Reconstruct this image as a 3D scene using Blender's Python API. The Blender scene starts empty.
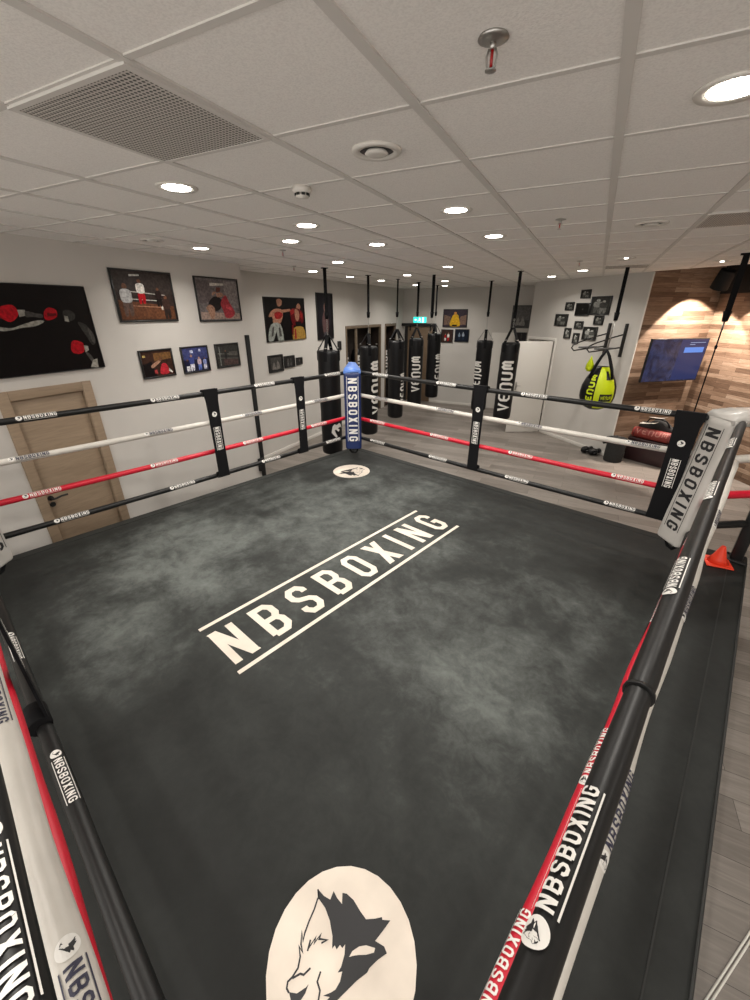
import bpy, bmesh, math, random
from mathutils import Vector, Matrix
random.seed(7)
S = bpy.context.scene
COL = S.collection
PI = math.pi
R = math.radians

# ---------------------------------------------------------------- camera, world, exposure
CAMZ = 2.70
cd = bpy.data.cameras.new('camera'); cam = bpy.data.objects.new('camera', cd); COL.objects.link(cam)
cam.location = (0, 0, CAMZ)
cam.rotation_euler = (PI/2 - 0.439, 0, 0.4669)
cd.sensor_fit = 'VERTICAL'; cd.sensor_height = 24.0; cd.lens = 24.0*402.5/1000.0
cd.clip_start = 0.02; cd.clip_end = 100
S.camera = cam
S.view_settings.view_transform = 'Standard'; S.view_settings.look = 'None'
S.view_settings.exposure = 0.0; S.view_settings.gamma = 1.0
S.view_settings.use_curve_mapping = False
wd = bpy.data.worlds.new('world'); S.world = wd; wd.use_nodes = True
wd.node_tree.nodes['Background'].inputs[0].default_value = (0.92, 0.87, 0.81, 1)
wd.node_tree.nodes['Background'].inputs[1].default_value = 2.35        # fill daylight for the ceiling, through an added window front behind the camera
LAMP_W = 12.3          # watts of each ceiling downlight
LAMP_COL = (1.0, 0.95, 0.88)
LAMP_EMIT = 28.0
SPOT_W = 270.0

# ---------------------------------------------------------------- materials
MATS = {}
def mat(name, col, rough=0.6, metal=0.0, spec=0.5, noise=0.0, scale=20.0, bump=0.0, bscale=200.0, emit=None, estr=0.0, coat=0.0):
    if name in MATS: return MATS[name]
    m = bpy.data.materials.new(name); m.use_nodes = True; MATS[name] = m
    nt = m.node_tree; b = nt.nodes['Principled BSDF']
    b.inputs['Base Color'].default_value = (*col, 1); b.inputs['Roughness'].default_value = rough
    b.inputs['Metallic'].default_value = metal; b.inputs['Specular IOR Level'].default_value = spec
    b.inputs['Coat Weight'].default_value = coat
    if noise > 0:
        tc = nt.nodes.new('ShaderNodeTexCoord'); n = nt.nodes.new('ShaderNodeTexNoise'); n.inputs['Scale'].default_value = scale
        n.inputs['Detail'].default_value = 5
        cr = nt.nodes.new('ShaderNodeMapRange'); cr.inputs['To Min'].default_value = 1-noise; cr.inputs['To Max'].default_value = 1+noise
        cr.inputs['From Min'].default_value = 0.3; cr.inputs['From Max'].default_value = 0.7
        mx = nt.nodes.new('ShaderNodeVectorMath'); mx.operation = 'SCALE'; mx.inputs[0].default_value = col
        nt.links.new(tc.outputs['Object'], n.inputs['Vector']); nt.links.new(n.outputs['Fac'], cr.inputs['Value'])
        nt.links.new(cr.outputs[0], mx.inputs['Scale']); nt.links.new(mx.outputs[0], b.inputs['Base Color'])
    if bump > 0:
        tc = nt.nodes.new('ShaderNodeTexCoord'); n = nt.nodes.new('ShaderNodeTexNoise'); n.inputs['Scale'].default_value = bscale
        bp = nt.nodes.new('ShaderNodeBump'); bp.inputs['Strength'].default_value = bump; bp.inputs['Distance'].default_value = 0.003
        nt.links.new(tc.outputs['Object'], n.inputs['Vector']); nt.links.new(n.outputs['Fac'], bp.inputs['Height'])
        nt.links.new(bp.outputs[0], b.inputs['Normal'])
    if emit:
        b.inputs['Emission Color'].default_value = (*emit, 1); b.inputs['Emission Strength'].default_value = estr
    return m

def ramp(nt, stops):
    r = nt.nodes.new('ShaderNodeValToRGB'); e = r.color_ramp.elements
    while len(e) < len(stops): e.new(0.5)
    for i, (p, c) in enumerate(stops): e[i].position = p; e[i].color = (*c, 1)
    return r

WEAR_GLOW = [(-3.0, 2.6, 3.3, 0.62), (-1.2, 2.0, 2.2, 0.45), (-3.5, 1.2, 1.7, 1.0), (-2.9, 0.5, 1.2, 0.6), (-2.9, 2.9, 1.6, 0.75), (-2.8, 3.9, 1.1, 0.6), (-0.7, 1.85, 1.05, 0.85), (-0.6, 2.8, 1.1, 0.5), (-1.5, 2.2, 1.3, 0.6), (-3.6, 3.4, 1.3, 0.7)]
def canvas_material():
    m = bpy.data.materials.new('ring_canvas'); m.use_nodes = True; nt = m.node_tree; L = nt.links.new
    b = nt.nodes['Principled BSDF']; tc = nt.nodes.new('ShaderNodeTexCoord')
    def noise(sc, det, ro, di):
        n = nt.nodes.new('ShaderNodeTexNoise'); n.inputs['Scale'].default_value = sc; n.inputs['Detail'].default_value = det; n.inputs['Roughness'].default_value = ro; n.inputs['Distortion'].default_value = di
        L(tc.outputs['Object'], n.inputs['Vector']); return n
    def math_(op, x, y):
        q = nt.nodes.new('ShaderNodeMath'); q.operation = op
        for k, v in enumerate((x, y)):
            if isinstance(v, (int, float)): q.inputs[k].default_value = v
            else: L(v, q.inputs[k])
        return q.outputs[0]
    # chalky scuffs plus painted-in highlight glow: soft pale areas broken up by noise
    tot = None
    for (a, bb, rad, w) in WEAR_GLOW:
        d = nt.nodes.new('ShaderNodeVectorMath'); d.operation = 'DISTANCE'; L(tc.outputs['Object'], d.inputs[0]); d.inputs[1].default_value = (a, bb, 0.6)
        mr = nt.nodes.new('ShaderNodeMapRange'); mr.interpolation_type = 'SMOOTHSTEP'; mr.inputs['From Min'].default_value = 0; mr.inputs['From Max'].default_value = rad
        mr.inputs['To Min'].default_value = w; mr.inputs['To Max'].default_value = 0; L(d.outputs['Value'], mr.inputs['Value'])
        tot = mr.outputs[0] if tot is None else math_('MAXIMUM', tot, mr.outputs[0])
    n1 = noise(1.6, 9, 0.65, 0.3); n2 = noise(7.0, 9, 0.72, 0.5); n3 = noise(28, 6, 0.7, 0.2)
    c1 = nt.nodes.new('ShaderNodeMapRange'); c1.inputs['From Min'].default_value = 0.30; c1.inputs['From Max'].default_value = 0.68; L(n1.outputs['Fac'], c1.inputs['Value'])
    c2 = nt.nodes.new('ShaderNodeMapRange'); c2.inputs['From Min'].default_value = 0.25; c2.inputs['From Max'].default_value = 0.75; L(n2.outputs['Fac'], c2.inputs['Value'])
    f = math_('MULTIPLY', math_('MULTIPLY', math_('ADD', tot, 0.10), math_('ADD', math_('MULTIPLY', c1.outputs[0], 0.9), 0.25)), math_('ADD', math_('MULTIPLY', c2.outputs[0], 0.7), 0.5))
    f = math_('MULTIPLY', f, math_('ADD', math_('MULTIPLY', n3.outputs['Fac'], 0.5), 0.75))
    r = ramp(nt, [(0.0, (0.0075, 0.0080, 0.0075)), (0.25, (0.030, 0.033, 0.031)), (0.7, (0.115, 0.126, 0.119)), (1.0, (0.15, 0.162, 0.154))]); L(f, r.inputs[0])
    L(r.outputs[0], b.inputs['Base Color']); b.inputs['Roughness'].default_value = 0.66; b.inputs['Specular IOR Level'].default_value = 0.27
    n4 = noise(4.0, 4, 0.5, 0); bp = nt.nodes.new('ShaderNodeBump'); bp.inputs['Strength'].default_value = 0.25; bp.inputs['Distance'].default_value = 0.02
    L(n4.outputs['Fac'], bp.inputs['Height']); L(bp.outputs[0], b.inputs['Normal'])
    return m

def plank_material(name, cols, pw, pl, grain, rough, coords='Object', spec=0.4, axes='xy', offs=(0, 0, 0), mort=0.004):
    m = bpy.data.materials.new(name); m.use_nodes = True; nt = m.node_tree; L = nt.links.new
    b = nt.nodes['Principled BSDF']; tc = nt.nodes.new('ShaderNodeTexCoord')
    sx = nt.nodes.new('ShaderNodeSeparateXYZ'); L(tc.outputs[coords], sx.inputs[0])
    cb = nt.nodes.new('ShaderNodeCombineXYZ'); L(sx.outputs['XYZ'.index(axes[0].upper())], cb.inputs[0]); L(sx.outputs['XYZ'.index(axes[1].upper())], cb.inputs[1])
    br = nt.nodes.new('ShaderNodeTexBrick'); br.offset = 0.37; br.offset_frequency = 2
    br.inputs['Color1'].default_value = (0, 0, 0, 1); br.inputs['Color2'].default_value = (1, 1, 1, 1); br.inputs['Mortar'].default_value = (0.5, 0.5, 0.5, 1)
    br.inputs['Scale'].default_value = 1; br.inputs['Mortar Size'].default_value = mort; br.inputs['Brick Width'].default_value = pl; br.inputs['Row Height'].default_value = pw
    br.inputs['Bias'].default_value = 0
    L(cb.outputs[0], br.inputs['Vector'])
    mp = nt.nodes.new('ShaderNodeMapping'); mp.inputs['Scale'].default_value = (1.5, 14, 1); L(cb.outputs[0], mp.inputs['Vector'])
    n = nt.nodes.new('ShaderNodeTexNoise'); n.inputs['Scale'].default_value = 2.0; n.inputs['Detail'].default_value = 8; n.inputs['Distortion'].default_value = 1.5
    ad = nt.nodes.new('ShaderNodeVectorMath'); ad.operation = 'ADD'; sc = nt.nodes.new('ShaderNodeVectorMath'); sc.operation = 'SCALE'; sc.inputs['Scale'].default_value = 37
    L(br.outputs['Color'], sc.inputs[0]); L(mp.outputs[0], ad.inputs[0]); L(sc.outputs[0], ad.inputs[1]); L(ad.outputs[0], n.inputs['Vector'])
    bw = nt.nodes.new('ShaderNodeSeparateColor'); L(br.outputs['Color'], bw.inputs[0])
    mx = nt.nodes.new('ShaderNodeMath'); mx.operation = 'MULTIPLY_ADD'; L(n.outputs['Fac'], mx.inputs[0]); mx.inputs[1].default_value = grain
    s2 = nt.nodes.new('ShaderNodeMath'); s2.operation = 'MULTIPLY_ADD'; L(bw.outputs[0], s2.inputs[0]); s2.inputs[1].default_value = 1-grain*0.6; s2.inputs[2].default_value = -grain*0.2
    L(s2.outputs[0], mx.inputs[2])
    k = len(cols); r = ramp(nt, [(i/(k-1), c) for i, c in enumerate(cols)]); L(mx.outputs[0], r.inputs[0])
    dk = nt.nodes.new('ShaderNodeMix'); dk.data_type = 'RGBA'; L(br.outputs['Fac'], dk.inputs['Factor']); L(r.outputs[0], dk.inputs['A']); dk.inputs['B'].default_value = (*[c*0.35 for c in cols[0]], 1)
    L(dk.outputs['Result'], b.inputs['Base Color']); b.inputs['Roughness'].default_value = rough; b.inputs['Specular IOR Level'].default_value = spec
    return m

def tile_material():
    m = bpy.data.materials.new('mineral_tile'); m.use_nodes = True; nt = m.node_tree; L = nt.links.new
    b = nt.nodes['Principled BSDF']; tc = nt.nodes.new('ShaderNodeTexCoord')
    n = nt.nodes.new('ShaderNodeTexNoise'); n.inputs['Scale'].default_value = 160; n.inputs['Detail'].default_value = 3
    L(tc.outputs['Object'], n.inputs['Vector']); r = ramp(nt, [(0.3, (0.80, 0.775, 0.745)), (0.6, (0.90, 0.875, 0.84))]); L(n.outputs['Fac'], r.inputs[0])
    L(r.outputs[0], b.inputs['Base Color']); b.inputs['Roughness'].default_value = 0.95; b.inputs['Specular IOR Level'].default_value = 0.1
    bp = nt.nodes.new('ShaderNodeBump'); bp.inputs['Strength'].default_value = 0.3; bp.inputs['Distance'].default_value = 0.002; L(n.outputs['Fac'], bp.inputs['Height']); L(bp.outputs[0], b.inputs['Normal'])
    return m

def grille_material():
    m = bpy.data.materials.new('perforated_metal'); m.use_nodes = True; nt = m.node_tree; L = nt.links.new
    b = nt.nodes['Principled BSDF']; tc = nt.nodes.new('ShaderNodeTexCoord')
    mp = nt.nodes.new('ShaderNodeMapping'); L(tc.outputs['Object'], mp.inputs['Vector']); mp.inputs['Scale'].default_value = (62, 62, 1)
    fr = nt.nodes.new('ShaderNodeVectorMath'); fr.operation = 'FRACTION'; L(mp.outputs[0], fr.inputs[0])
    sb = nt.nodes.new('ShaderNodeVectorMath'); sb.operation = 'SUBTRACT'; L(fr.outputs[0], sb.inputs[0]); sb.inputs[1].default_value = (0.5, 0.5, 0)
    sp = nt.nodes.new('ShaderNodeSeparateXYZ'); L(sb.outputs[0], sp.inputs[0]); cb = nt.nodes.new('ShaderNodeCombineXYZ'); L(sp.outputs[0], cb.inputs[0]); L(sp.outputs[1], cb.inputs[1])
    ln = nt.nodes.new('ShaderNodeVectorMath'); ln.operation = 'LENGTH'; L(cb.outputs[0], ln.inputs[0])
    r = ramp(nt, [(0.30, (0.05, 0.047, 0.043)), (0.36, (0.56, 0.53, 0.49))]); L(ln.outputs['Value'], r.inputs[0]); L(r.outputs[0], b.inputs['Base Color'])
    b.inputs['Roughness'].default_value = 0.6
    return m

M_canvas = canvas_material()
M_floor = plank_material('laminate_oak_floor', [(0.13, 0.112, 0.098), (0.215, 0.19, 0.168), (0.33, 0.295, 0.265)], 0.19, 1.3, 0.85, 0.42, spec=0.4, mort=0.0015)
M_clad = plank_material('rustic_wood_cladding', [(0.062, 0.038, 0.025), (0.16, 0.10, 0.066), (0.29, 0.20, 0.14), (0.48, 0.385, 0.30)], 0.075, 0.85, 0.7, 0.6, axes='xz', spec=0.25, mort=0.0012)
M_door = plank_material('oak_door_veneer', [(0.23, 0.165, 0.11), (0.32, 0.24, 0.165), (0.40, 0.31, 0.22)], 3.0, 5.0, 0.9, 0.5, axes='xz', mort=0.0)
M_tile = tile_material(); M_grille = grille_material()
M_wall = mat('white_wall_paint', (0.58, 0.555, 0.52), 0.85, spec=0.2, noise=0.03, scale=1.5, bump=0.1, bscale=120)
M_tbar = mat('ceiling_bar_paint', (0.66, 0.635, 0.60), 0.6)
M_whitepaint = mat('white_lacquer', (0.72, 0.69, 0.64), 0.45)
M_black = mat('black_vinyl', (0.005, 0.005, 0.006), 0.42, spec=0.28, noise=0.25, scale=6)
M_blacksleeve = mat('black_rope_sleeve', (0.007, 0.007, 0.007), 0.42, spec=0.4, bump=0.15, bscale=30)
M_whitesleeve = mat('white_rope_sleeve', (0.60, 0.57, 0.52), 0.42, noise=0.06, scale=8, bump=0.3, bscale=25)
M_redsleeve = mat('red_rope_sleeve', (0.56, 0.008, 0.028), 0.40, bump=0.3, bscale=25)
M_blue = mat('blue_pad_vinyl', (0.004, 0.017, 0.095), 0.42)
M_lightblue = mat('light_blue_pad_top', (0.10, 0.22, 0.62), 0.40)
M_padwhite = mat('white_pad_vinyl', (0.50, 0.48, 0.45), 0.40, noise=0.05, scale=6, bump=0.2, bscale=20)
M_skirt = mat('black_ring_skirt', (0.014, 0.015, 0.014), 0.7, noise=0.15, scale=5)
M_printw = mat('white_print', (0.78, 0.76, 0.72), 0.5)
M_printc = mat('cream_canvas_print', (0.74, 0.66, 0.57), 0.65, noise=0.10, scale=5)
M_printk = mat('black_print', (0.016, 0.016, 0.018), 0.5)
M_printn = mat('navy_print', (0.03, 0.03, 0.06), 0.5)
M_steel = mat('brushed_steel', (0.45, 0.44, 0.42), 0.35, metal=1.0)
M_blackmetal = mat('black_metal', (0.008, 0.008, 0.008), 0.45, metal=0.0)
M_web = mat('black_webbing', (0.005, 0.005, 0.006), 0.8, spec=0.2)
M_lamp = mat('lit_lamp_diffuser', (1, 1, 1), 0.5, emit=(1.0, 0.93, 0.82), estr=LAMP_EMIT)
M_frame = mat('black_picture_frame', (0.010, 0.010, 0.010), 0.4)
M_orange = mat('orange_plastic', (0.85, 0.055, 0.02), 0.4)
M_yellow = mat('neon_yellow_vinyl', (0.66, 0.80, 0.005), 0.45)
M_bin = mat('black_woven_fabric', (0.013, 0.013, 0.013), 0.75, noise=0.3, scale=30)
M_maroon = mat('dark_maroon_leather', (0.024, 0.008, 0.009), 0.45, noise=0.2, scale=8)
M_redbag = mat('red_bag_vinyl', (0.23, 0.03, 0.025), 0.5, noise=0.2, scale=20)
M_darkwood = mat('dark_brown_interior', (0.022, 0.012, 0.008), 0.6, noise=0.3, scale=9)
M_beige = mat('beige_wood_edge', (0.17, 0.125, 0.085), 0.6, noise=0.15, scale=12)
M_void = mat('black_band_paint', (0.006, 0.006, 0.006), 0.8)
M_cord = mat('pale_plastic_strip', (0.72, 0.70, 0.64), 0.5)

# ---------------------------------------------------------------- mesh helpers
class MB:
    def __init__(s): s.bm = bmesh.new(); s.mats = []; s.cur = 0
    def use(s, m):
        if m not in s.mats: s.mats.append(m)
        s.cur = s.mats.index(m); return s
    def face(s, pts, smooth=False):
        f = s.bm.faces.new([s.bm.verts.new(p) for p in pts]); f.material_index = s.cur; f.smooth = smooth; return f
    def box(s, lo, hi, bev=0.0, seg=2, M=None):
        b = bmesh.new(); bmesh.ops.create_cube(b, size=1.0)
        lo = Vector(lo); hi = Vector(hi); c = (lo+hi)/2; d = hi-lo
        for v in b.verts: v.co = Vector((v.co.x*d.x, v.co.y*d.y, v.co.z*d.z)) + c
        if bev > 0: bmesh.ops.bevel(b, geom=b.edges[:], offset=bev, segments=seg, profile=0.5, affect='EDGES')
        s.merge(b, M, bev > 0); return s
    def merge(s, b, M=None, smooth=False, keep=False):
        if M is not None: bmesh.ops.transform(b, matrix=M, verts=b.verts)
        vm = {}
        for v in b.verts: vm[v] = s.bm.verts.new(v.co)
        for f in b.faces:
            try: g = s.bm.faces.new([vm[v] for v in f.verts])
            except ValueError: continue
            g.material_index = s.cur; g.smooth = smooth
        b.free()
    def loft(s, rings, closed_ring=True, cap=True, smooth=True, closed_path=False):
        vr = [[s.bm.verts.new(p) for p in r] for r in rings]; n = len(vr[0])
        N = len(vr)
        for i in range(N if closed_path else N-1):
            A, B = vr[i], vr[(i+1) % N]
            for j in range(n if closed_ring else n-1):
                k = (j+1) % n
                f = s.bm.faces.new((A[j], A[k], B[k], B[j])); f.material_index = s.cur; f.smooth = smooth
        if cap and not closed_path:
            for r in (vr[0][::-1], vr[-1]):
                f = s.bm.faces.new(r); f.material_index = s.cur; f.smooth = False
        return s
    def tube(s, pts, r, seg=12, closed=False, rad=None):
        pts = [Vector(p) for p in pts]; n = len(pts); rings = []
        up = Vector((0, 0, 1)); prev = None
        for i, p in enumerate(pts):
            if closed: t = pts[(i+1) % n]-pts[i-1]
            else: t = pts[min(i+1, n-1)]-pts[max(i-1, 0)]
            t.normalize()
            if prev is None:
                x = t.cross(up)
                if x.length < 1e-3: x = t.cross(Vector((0, 1, 0)))
            else: x = prev - t*prev.dot(t)
            x.normalize(); y = t.cross(x).normalized(); prev = x
            rr = rad[i] if rad else r
            rings.append([p + x*math.cos(2*PI*j/seg)*rr + y*math.sin(2*PI*j/seg)*rr for j in range(seg)])
        return s.loft(rings, closed_path=closed)
    def lathe(s, prof, c=(0, 0, 0), seg=24, sx=1.0, sy=1.0):
        rings = [[(c[0]+r*math.cos(2*PI*j/seg)*sx, c[1]+r*math.sin(2*PI*j/seg)*sy, c[2]+z) for j in range(seg)] for r, z in prof]
        return s.loft(rings)
    def build(s, name, parent=None, loc=(0, 0, 0), rz=0.0, fix=True):
        if fix: bmesh.ops.recalc_face_normals(s.bm, faces=s.bm.faces)
        me = bpy.data.meshes.new(name); s.bm.to_mesh(me); s.bm.free()
        for m in s.mats: me.materials.append(m)
        o = bpy.data.objects.new(name, me); COL.objects.link(o)
        o.location = loc; o.rotation_euler = (0, 0, rz)
        if parent: o.parent = parent
        return o

def tag(o, label=None, cat=None, group=None, kind=None):
    if label: o['label'] = label
    if cat: o['category'] = cat
    if group: o['group'] = group
    if kind: o['kind'] = kind
    return o
def thing(name, label, cat, loc=(0, 0, 0), rz=0.0, group=None):
    o = bpy.data.objects.new(name, None); COL.objects.link(o); o.location = loc; o.rotation_euler = (0, 0, rz)
    o.empty_display_size = 0.1
    return tag(o, label, cat, group)
def copy_tree(o, parent=None):
    c = o.copy(); COL.objects.link(c); c.parent = parent
    for ch in [x for x in list(bpy.data.objects) if x.parent == o]: copy_tree(ch, c)
    return c
def struct(o): o['kind'] = 'structure'; return o

# ---------------------------------------------------------------- block lettering
GLY = {
 'N': [[(0,0),(0,1)], [(0,1),(1,0)], [(1,0),(1,1)]],
 'B': [[(0,0),(0,1),(.72,1),(1,.86),(1,.64),(.78,.5),(0,.5)], [(.78,.5),(1,.36),(1,.14),(.72,0),(0,0)]],
 'S': [[(1,.74),(1,.86),(.75,1),(.25,1),(0,.86),(0,.66),(.22,.55),(.78,.45),(1,.34),(1,.14),(.75,0),(.25,0),(0,.14),(0,.26)]],
 'O': [[(.5,0),(.25,0),(0,.14),(0,.86),(.25,1),(.75,1),(1,.86),(1,.14),(.75,0),(.5,0)]],
 'X': [[(0,0),(1,1)], [(0,1),(1,0)]],
 'I': [[(.5,0),(.5,1)]],
 'G': [[(1,.72),(1,.86),(.75,1),(.25,1),(0,.86),(0,.14),(.25,0),(.75,0),(1,.14),(1,.45),(.55,.45)]],
 'V': [[(0,1),(.5,0),(1,1)]],
 'E': [[(1,1),(.3,1),(0,.8),(0,.2),(.3,0),(1,0)], [(0,.5),(.8,.5)]],
 'n': [[(0,-.12),(0,.85),(.3,1),(.75,1),(1,.8),(1,.1)], [(1,.1),(.75,-.2)]],
 'U': [[(0,1),(0,.2),(.25,0),(.75,0),(1,.2),(1,1)]],
 'M': [[(0,0),(0,.85),(.2,1),(.5,.8),(.8,1),(1,.85),(1,0)], [(.5,.8),(.5,.2)]],
}
def stroke(poly, t):
    """centre line -> quads of a mitred strip of width t"""
    P = [Vector(p) for p in poly]; n = len(P); L = []; Rr = []
    for i in range(n):
        d0 = (P[i]-P[i-1]).normalized() if i else None
        d1 = (P[i+1]-P[i]).normalized() if i < n-1 else None
        if d0 is None: d0 = d1
        if d1 is None: d1 = d0
        n0 = Vector((-d0.y, d0.x)); n1 = Vector((-d1.y, d1.x)); m = n0+n1
        if m.length < 0.2: m = n0.copy()
        m.normalize(); k = t/2/max(m.dot(n0), 0.45)
        p = P[i].copy()
        if i == 0: p = p-d1*t*0.0
        L.append(p+m*k); Rr.append(p-m*k)
    return [(L[i], L[i+1], Rr[i+1], Rr[i]) for i in range(n-1)]
def text_polys(txt, h, w, gap, t, iw=None):
    out = []; x = 0
    for ch in txt:
        cw = (iw or t*1.2) if ch == 'I' else w
        for pl in GLY[ch]:
            pts = [(x+t/2+p[0]*(cw-t) if ch != 'I' else x+cw/2, t/2+p[1]*(h-t)) for p in pl]
            if len(pl) == 2 and ch in 'NX' and pl[0][0] != pl[1][0]:
                # diagonals run the full height
                pts = [(x+t/2+p[0]*(cw-t), p[1]*h) for p in pl]
                (x0, y0), (x1, y1) = pts; hw = t*0.62
                out.append(tuple(Vector(q) for q in ((x0-hw, y0), (x0+hw, y0), (x1+hw, y1), (x1-hw, y1)))); continue
            if len(pl) == 2 and pl[0][0] == pl[1][0]:
                pts = [(q[0], p[1]*h if p[1] in (0, 1) else q[1]) for q, p in zip(pts, pl)]
            out += stroke(pts, t)
        x += cw+gap
    return out, x-gap
def rect(x0, y0, x1, y1): return (Vector((x0, y0)), Vector((x1, y0)), Vector((x1, y1)), Vector((x0, y1)))
def disc(cx, cy, r, n=28, sy=1.0): return tuple(Vector((cx+r*math.cos(2*PI*i/n), cy+r*sy*math.sin(2*PI*i/n))) for i in range(n))
def put(mb, polys, m, fn, cut=None, lift=0.0, eps=0.00002):
    """flat polygons -> 3-D by fn(x, y, lift); cut = step in y to slice for curved surfaces"""
    mb.use(m)
    b = bmesh.new()
    for i, p in enumerate(polys):
        try: b.faces.new([b.verts.new((q[0], q[1], (i % 40)*eps)) for q in p])
        except ValueError: pass
    if cut:
        ys = [v.co.y for v in b.verts]; y = math.floor(min(ys)/cut)*cut+cut
        while y < max(ys):
            bmesh.ops.bisect_plane(b, geom=b.verts[:]+b.edges[:]+b.faces[:], plane_co=(0, y, 0), plane_no=(0, 1, 0)); y += cut
        bmesh.ops.triangulate(b, faces=[f for f in b.faces if len(f.verts) > 4])
    for v in b.verts: v.co = Vector(fn(v.co.x, v.co.y, lift+v.co.z))
    mb.merge(b)

# wolf head emblem, traced on a unit disc (x right, y up)
_raw_black = [(278,152),(305,182),(332,198),(347,160),(362,190),(384,218),(386,168),(405,172),(435,200),(465,250),(490,285),(530,282),(560,275),(562,287),(597,290),(565,335),(530,380),(570,405),(582,435),(540,465),(505,500),(495,520),(450,555),(400,605),(350,655),(300,705),(262,760),(250,720),(300,660),(330,628),(300,622),(335,608),(355,595),(375,560),(385,515),(365,520),(380,495),(395,440),(398,395),(385,412),(375,398),(360,418),(352,400),(340,415),(342,360),(330,290),(310,235),(280,192)]
_raw_eye = [(415,452),(430,425),(460,405),(490,400),(530,412),(525,432),(490,442),(455,443),(430,447)]
_raw_muz = [(150,606),(185,612),(225,585),(237,570),(222,612),(200,645),(240,690),(225,720),(180,690),(160,650)]
_raw_lines = [[(278,190),(262,240),(240,290),(220,345),(212,380),(207,340),(203,395),(210,430),(195,405),(200,450),(190,500),(165,540),(145,560),(140,590),(150,610)],
 [(232,425),(245,375),(240,408),(268,365),(262,390),(290,352),(283,372),(318,376),(293,390)], [(165,545),(200,525),(215,530),(245,500)], [(290,515),(275,560),(287,600),(280,640),(262,690)], [(278,152),(281,195)]]
_ti = R(15.5)
def _norm(px, py):
    x = 255+px/4.412; y = 855+py/4.412
    p, yaw, f = 0.439, 0.4669, 402.5
    cy, sy = math.cos(yaw), math.sin(yaw)
    d = Vector((-sy*math.cos(p), cy*math.cos(p), -math.sin(p))) + Vector((cy, sy, 0))*((x-375)/f) - Vector((-sy*math.sin(p), cy*math.sin(p), math.cos(p)))*((y-500)/f)
    d *= 2.1/-d.z
    a = d.x*math.cos(_ti)-d.y*math.sin(_ti)+0.495; b = d.x*math.sin(_ti)+d.y*math.cos(_ti)-0.37
    s = math.sqrt(.5)/0.266
    return Vector(((a+b)*s, (b-a)*s))
W_BLACK = [_norm(*q) for q in _raw_black]; W_EYE = [_norm(*q) for q in _raw_eye]; W_MUZ = [_norm(*q) for q in _raw_muz]
W_LINES = [[_norm(*q) for q in l] for l in _raw_lines]
def wolf(mb, cx, cy, r, fn, mw, mk, cut=None, rot=0.0, detail=True, lift=0.0, dl=0.0006):
    c, s = math.cos(rot), math.sin(rot)
    T = lambda q: Vector((cx+(q[0]*c-q[1]*s)*r, cy+(q[0]*s+q[1]*c)*r))
    put(mb, [disc(cx, cy, r)], mw, fn, cut, lift)
    put(mb, [[T(q) for q in W_BLACK], [T(q) for q in W_MUZ]], mk, fn, cut, lift+dl)
    if detail:
        put(mb, [[T(q) for q in W_EYE]], mw, fn, cut, lift+2*dl)
        for l in W_LINES: put(mb, stroke([T(q) for q in l], r*0.022), mk, fn, cut, lift+dl)

# ================================================================ THE ROOM
CZ = 3.31
XL, XL2, YJ, YB = -4.72, -5.42, 5.05, 12.7
A = Vector((-0.75, 10.5)); Bw = Vector((0.72, 9.12)); wd_ = (Bw-A).normalized(); wn = Vector((wd_.y, -wd_.x))   # wn points to the viewer side
ANG = math.atan2(wd_.y, wd_.x)
J = A - wd_*0.90                      # left jamb of the open doorway
w1 = Vector((0.75, 0.66)).normalized(); w1n = Vector((w1.y, -w1.x))
C_ = Bw + w1*1.59                    # corner of the two clad walls
dd = Vector((0.5, -0.866)); D_ = C_ + dd*5.0
E2 = C_ + dd*3.62; CZ2 = 3.75        # the tiled ceiling stops along Bw-E2, a black soffit lies beyond and above
YS = -2.4
XR = D_.x
m = MB().use(M_floor)
m.box((XL2-0.7, YS-0.1, -0.1), (XR+0.1, YB+1.2, 0)); struct(m.build('floor'))
def prism(mb, pts, z0, z1):
    a = [mb.bm.verts.new((p[0], p[1], z0)) for p in pts]; b = [mb.bm.verts.new((p[0], p[1], z1)) for p in pts]; n = len(pts)
    fs = [mb.bm.faces.new(a[::-1]), mb.bm.faces.new(b)] + [mb.bm.faces.new((a[k], a[(k+1) % n], b[(k+1) % n], b[k])) for k in range(n)]
    for f in fs: f.material_index = mb.cur
m = MB().use(M_tile); prism(m, [(XL2-0.7, YS-0.1), (XR+0.1, YS-0.1), (XR+0.1, D_.y), (E2.x, E2.y), (Bw.x, Bw.y), (A.x, A.y), (J.x, J.y), (J.x+0.1, YB+0.2), (XL2-0.7, YB+0.2)], CZ, CZ+0.08); struct(m.build('ceiling'))
m = MB().use(M_void); prism(m, [(Bw.x-0.1, Bw.y-0.1), (E2.x+0.3, E2.y-0.1), (E2.x+1.0, E2.y+1.0), (C_.x+0.3, C_.y+0.3), (Bw.x-0.2, Bw.y+0.3)], CZ2, CZ2+0.05); struct(m.build('ceiling'))
m = MB().use(M_void); ee = (E2-Bw).normalized(); en = Vector((-ee.y, ee.x))
prism(m, [Bw+en*0.002, E2+en*0.002, E2+en*0.04, Bw+en*0.04], CZ+0.081, CZ2); struct(m.build('trim_5'))
m = MB().use(M_tbar)                   # suspended grid
gx0, gy0 = -0.06, 1.61
sl_ = (E2.y-Bw.y)/(E2.x-Bw.x)
for i in range(-9, 9):
    x = gx0+0.6*i
    if XL2 < x < XR:
        ym = YB if x < J.x else (A.y+(x-A.x)*(Bw.y-A.y)/(Bw.x-A.x) if x < Bw.x else Bw.y+(x-Bw.x)*sl_ if x < E2.x else D_.y)
        m.box((x-0.017, YS, CZ-0.006), (x+0.017, ym-0.02, CZ+0.001))
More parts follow.
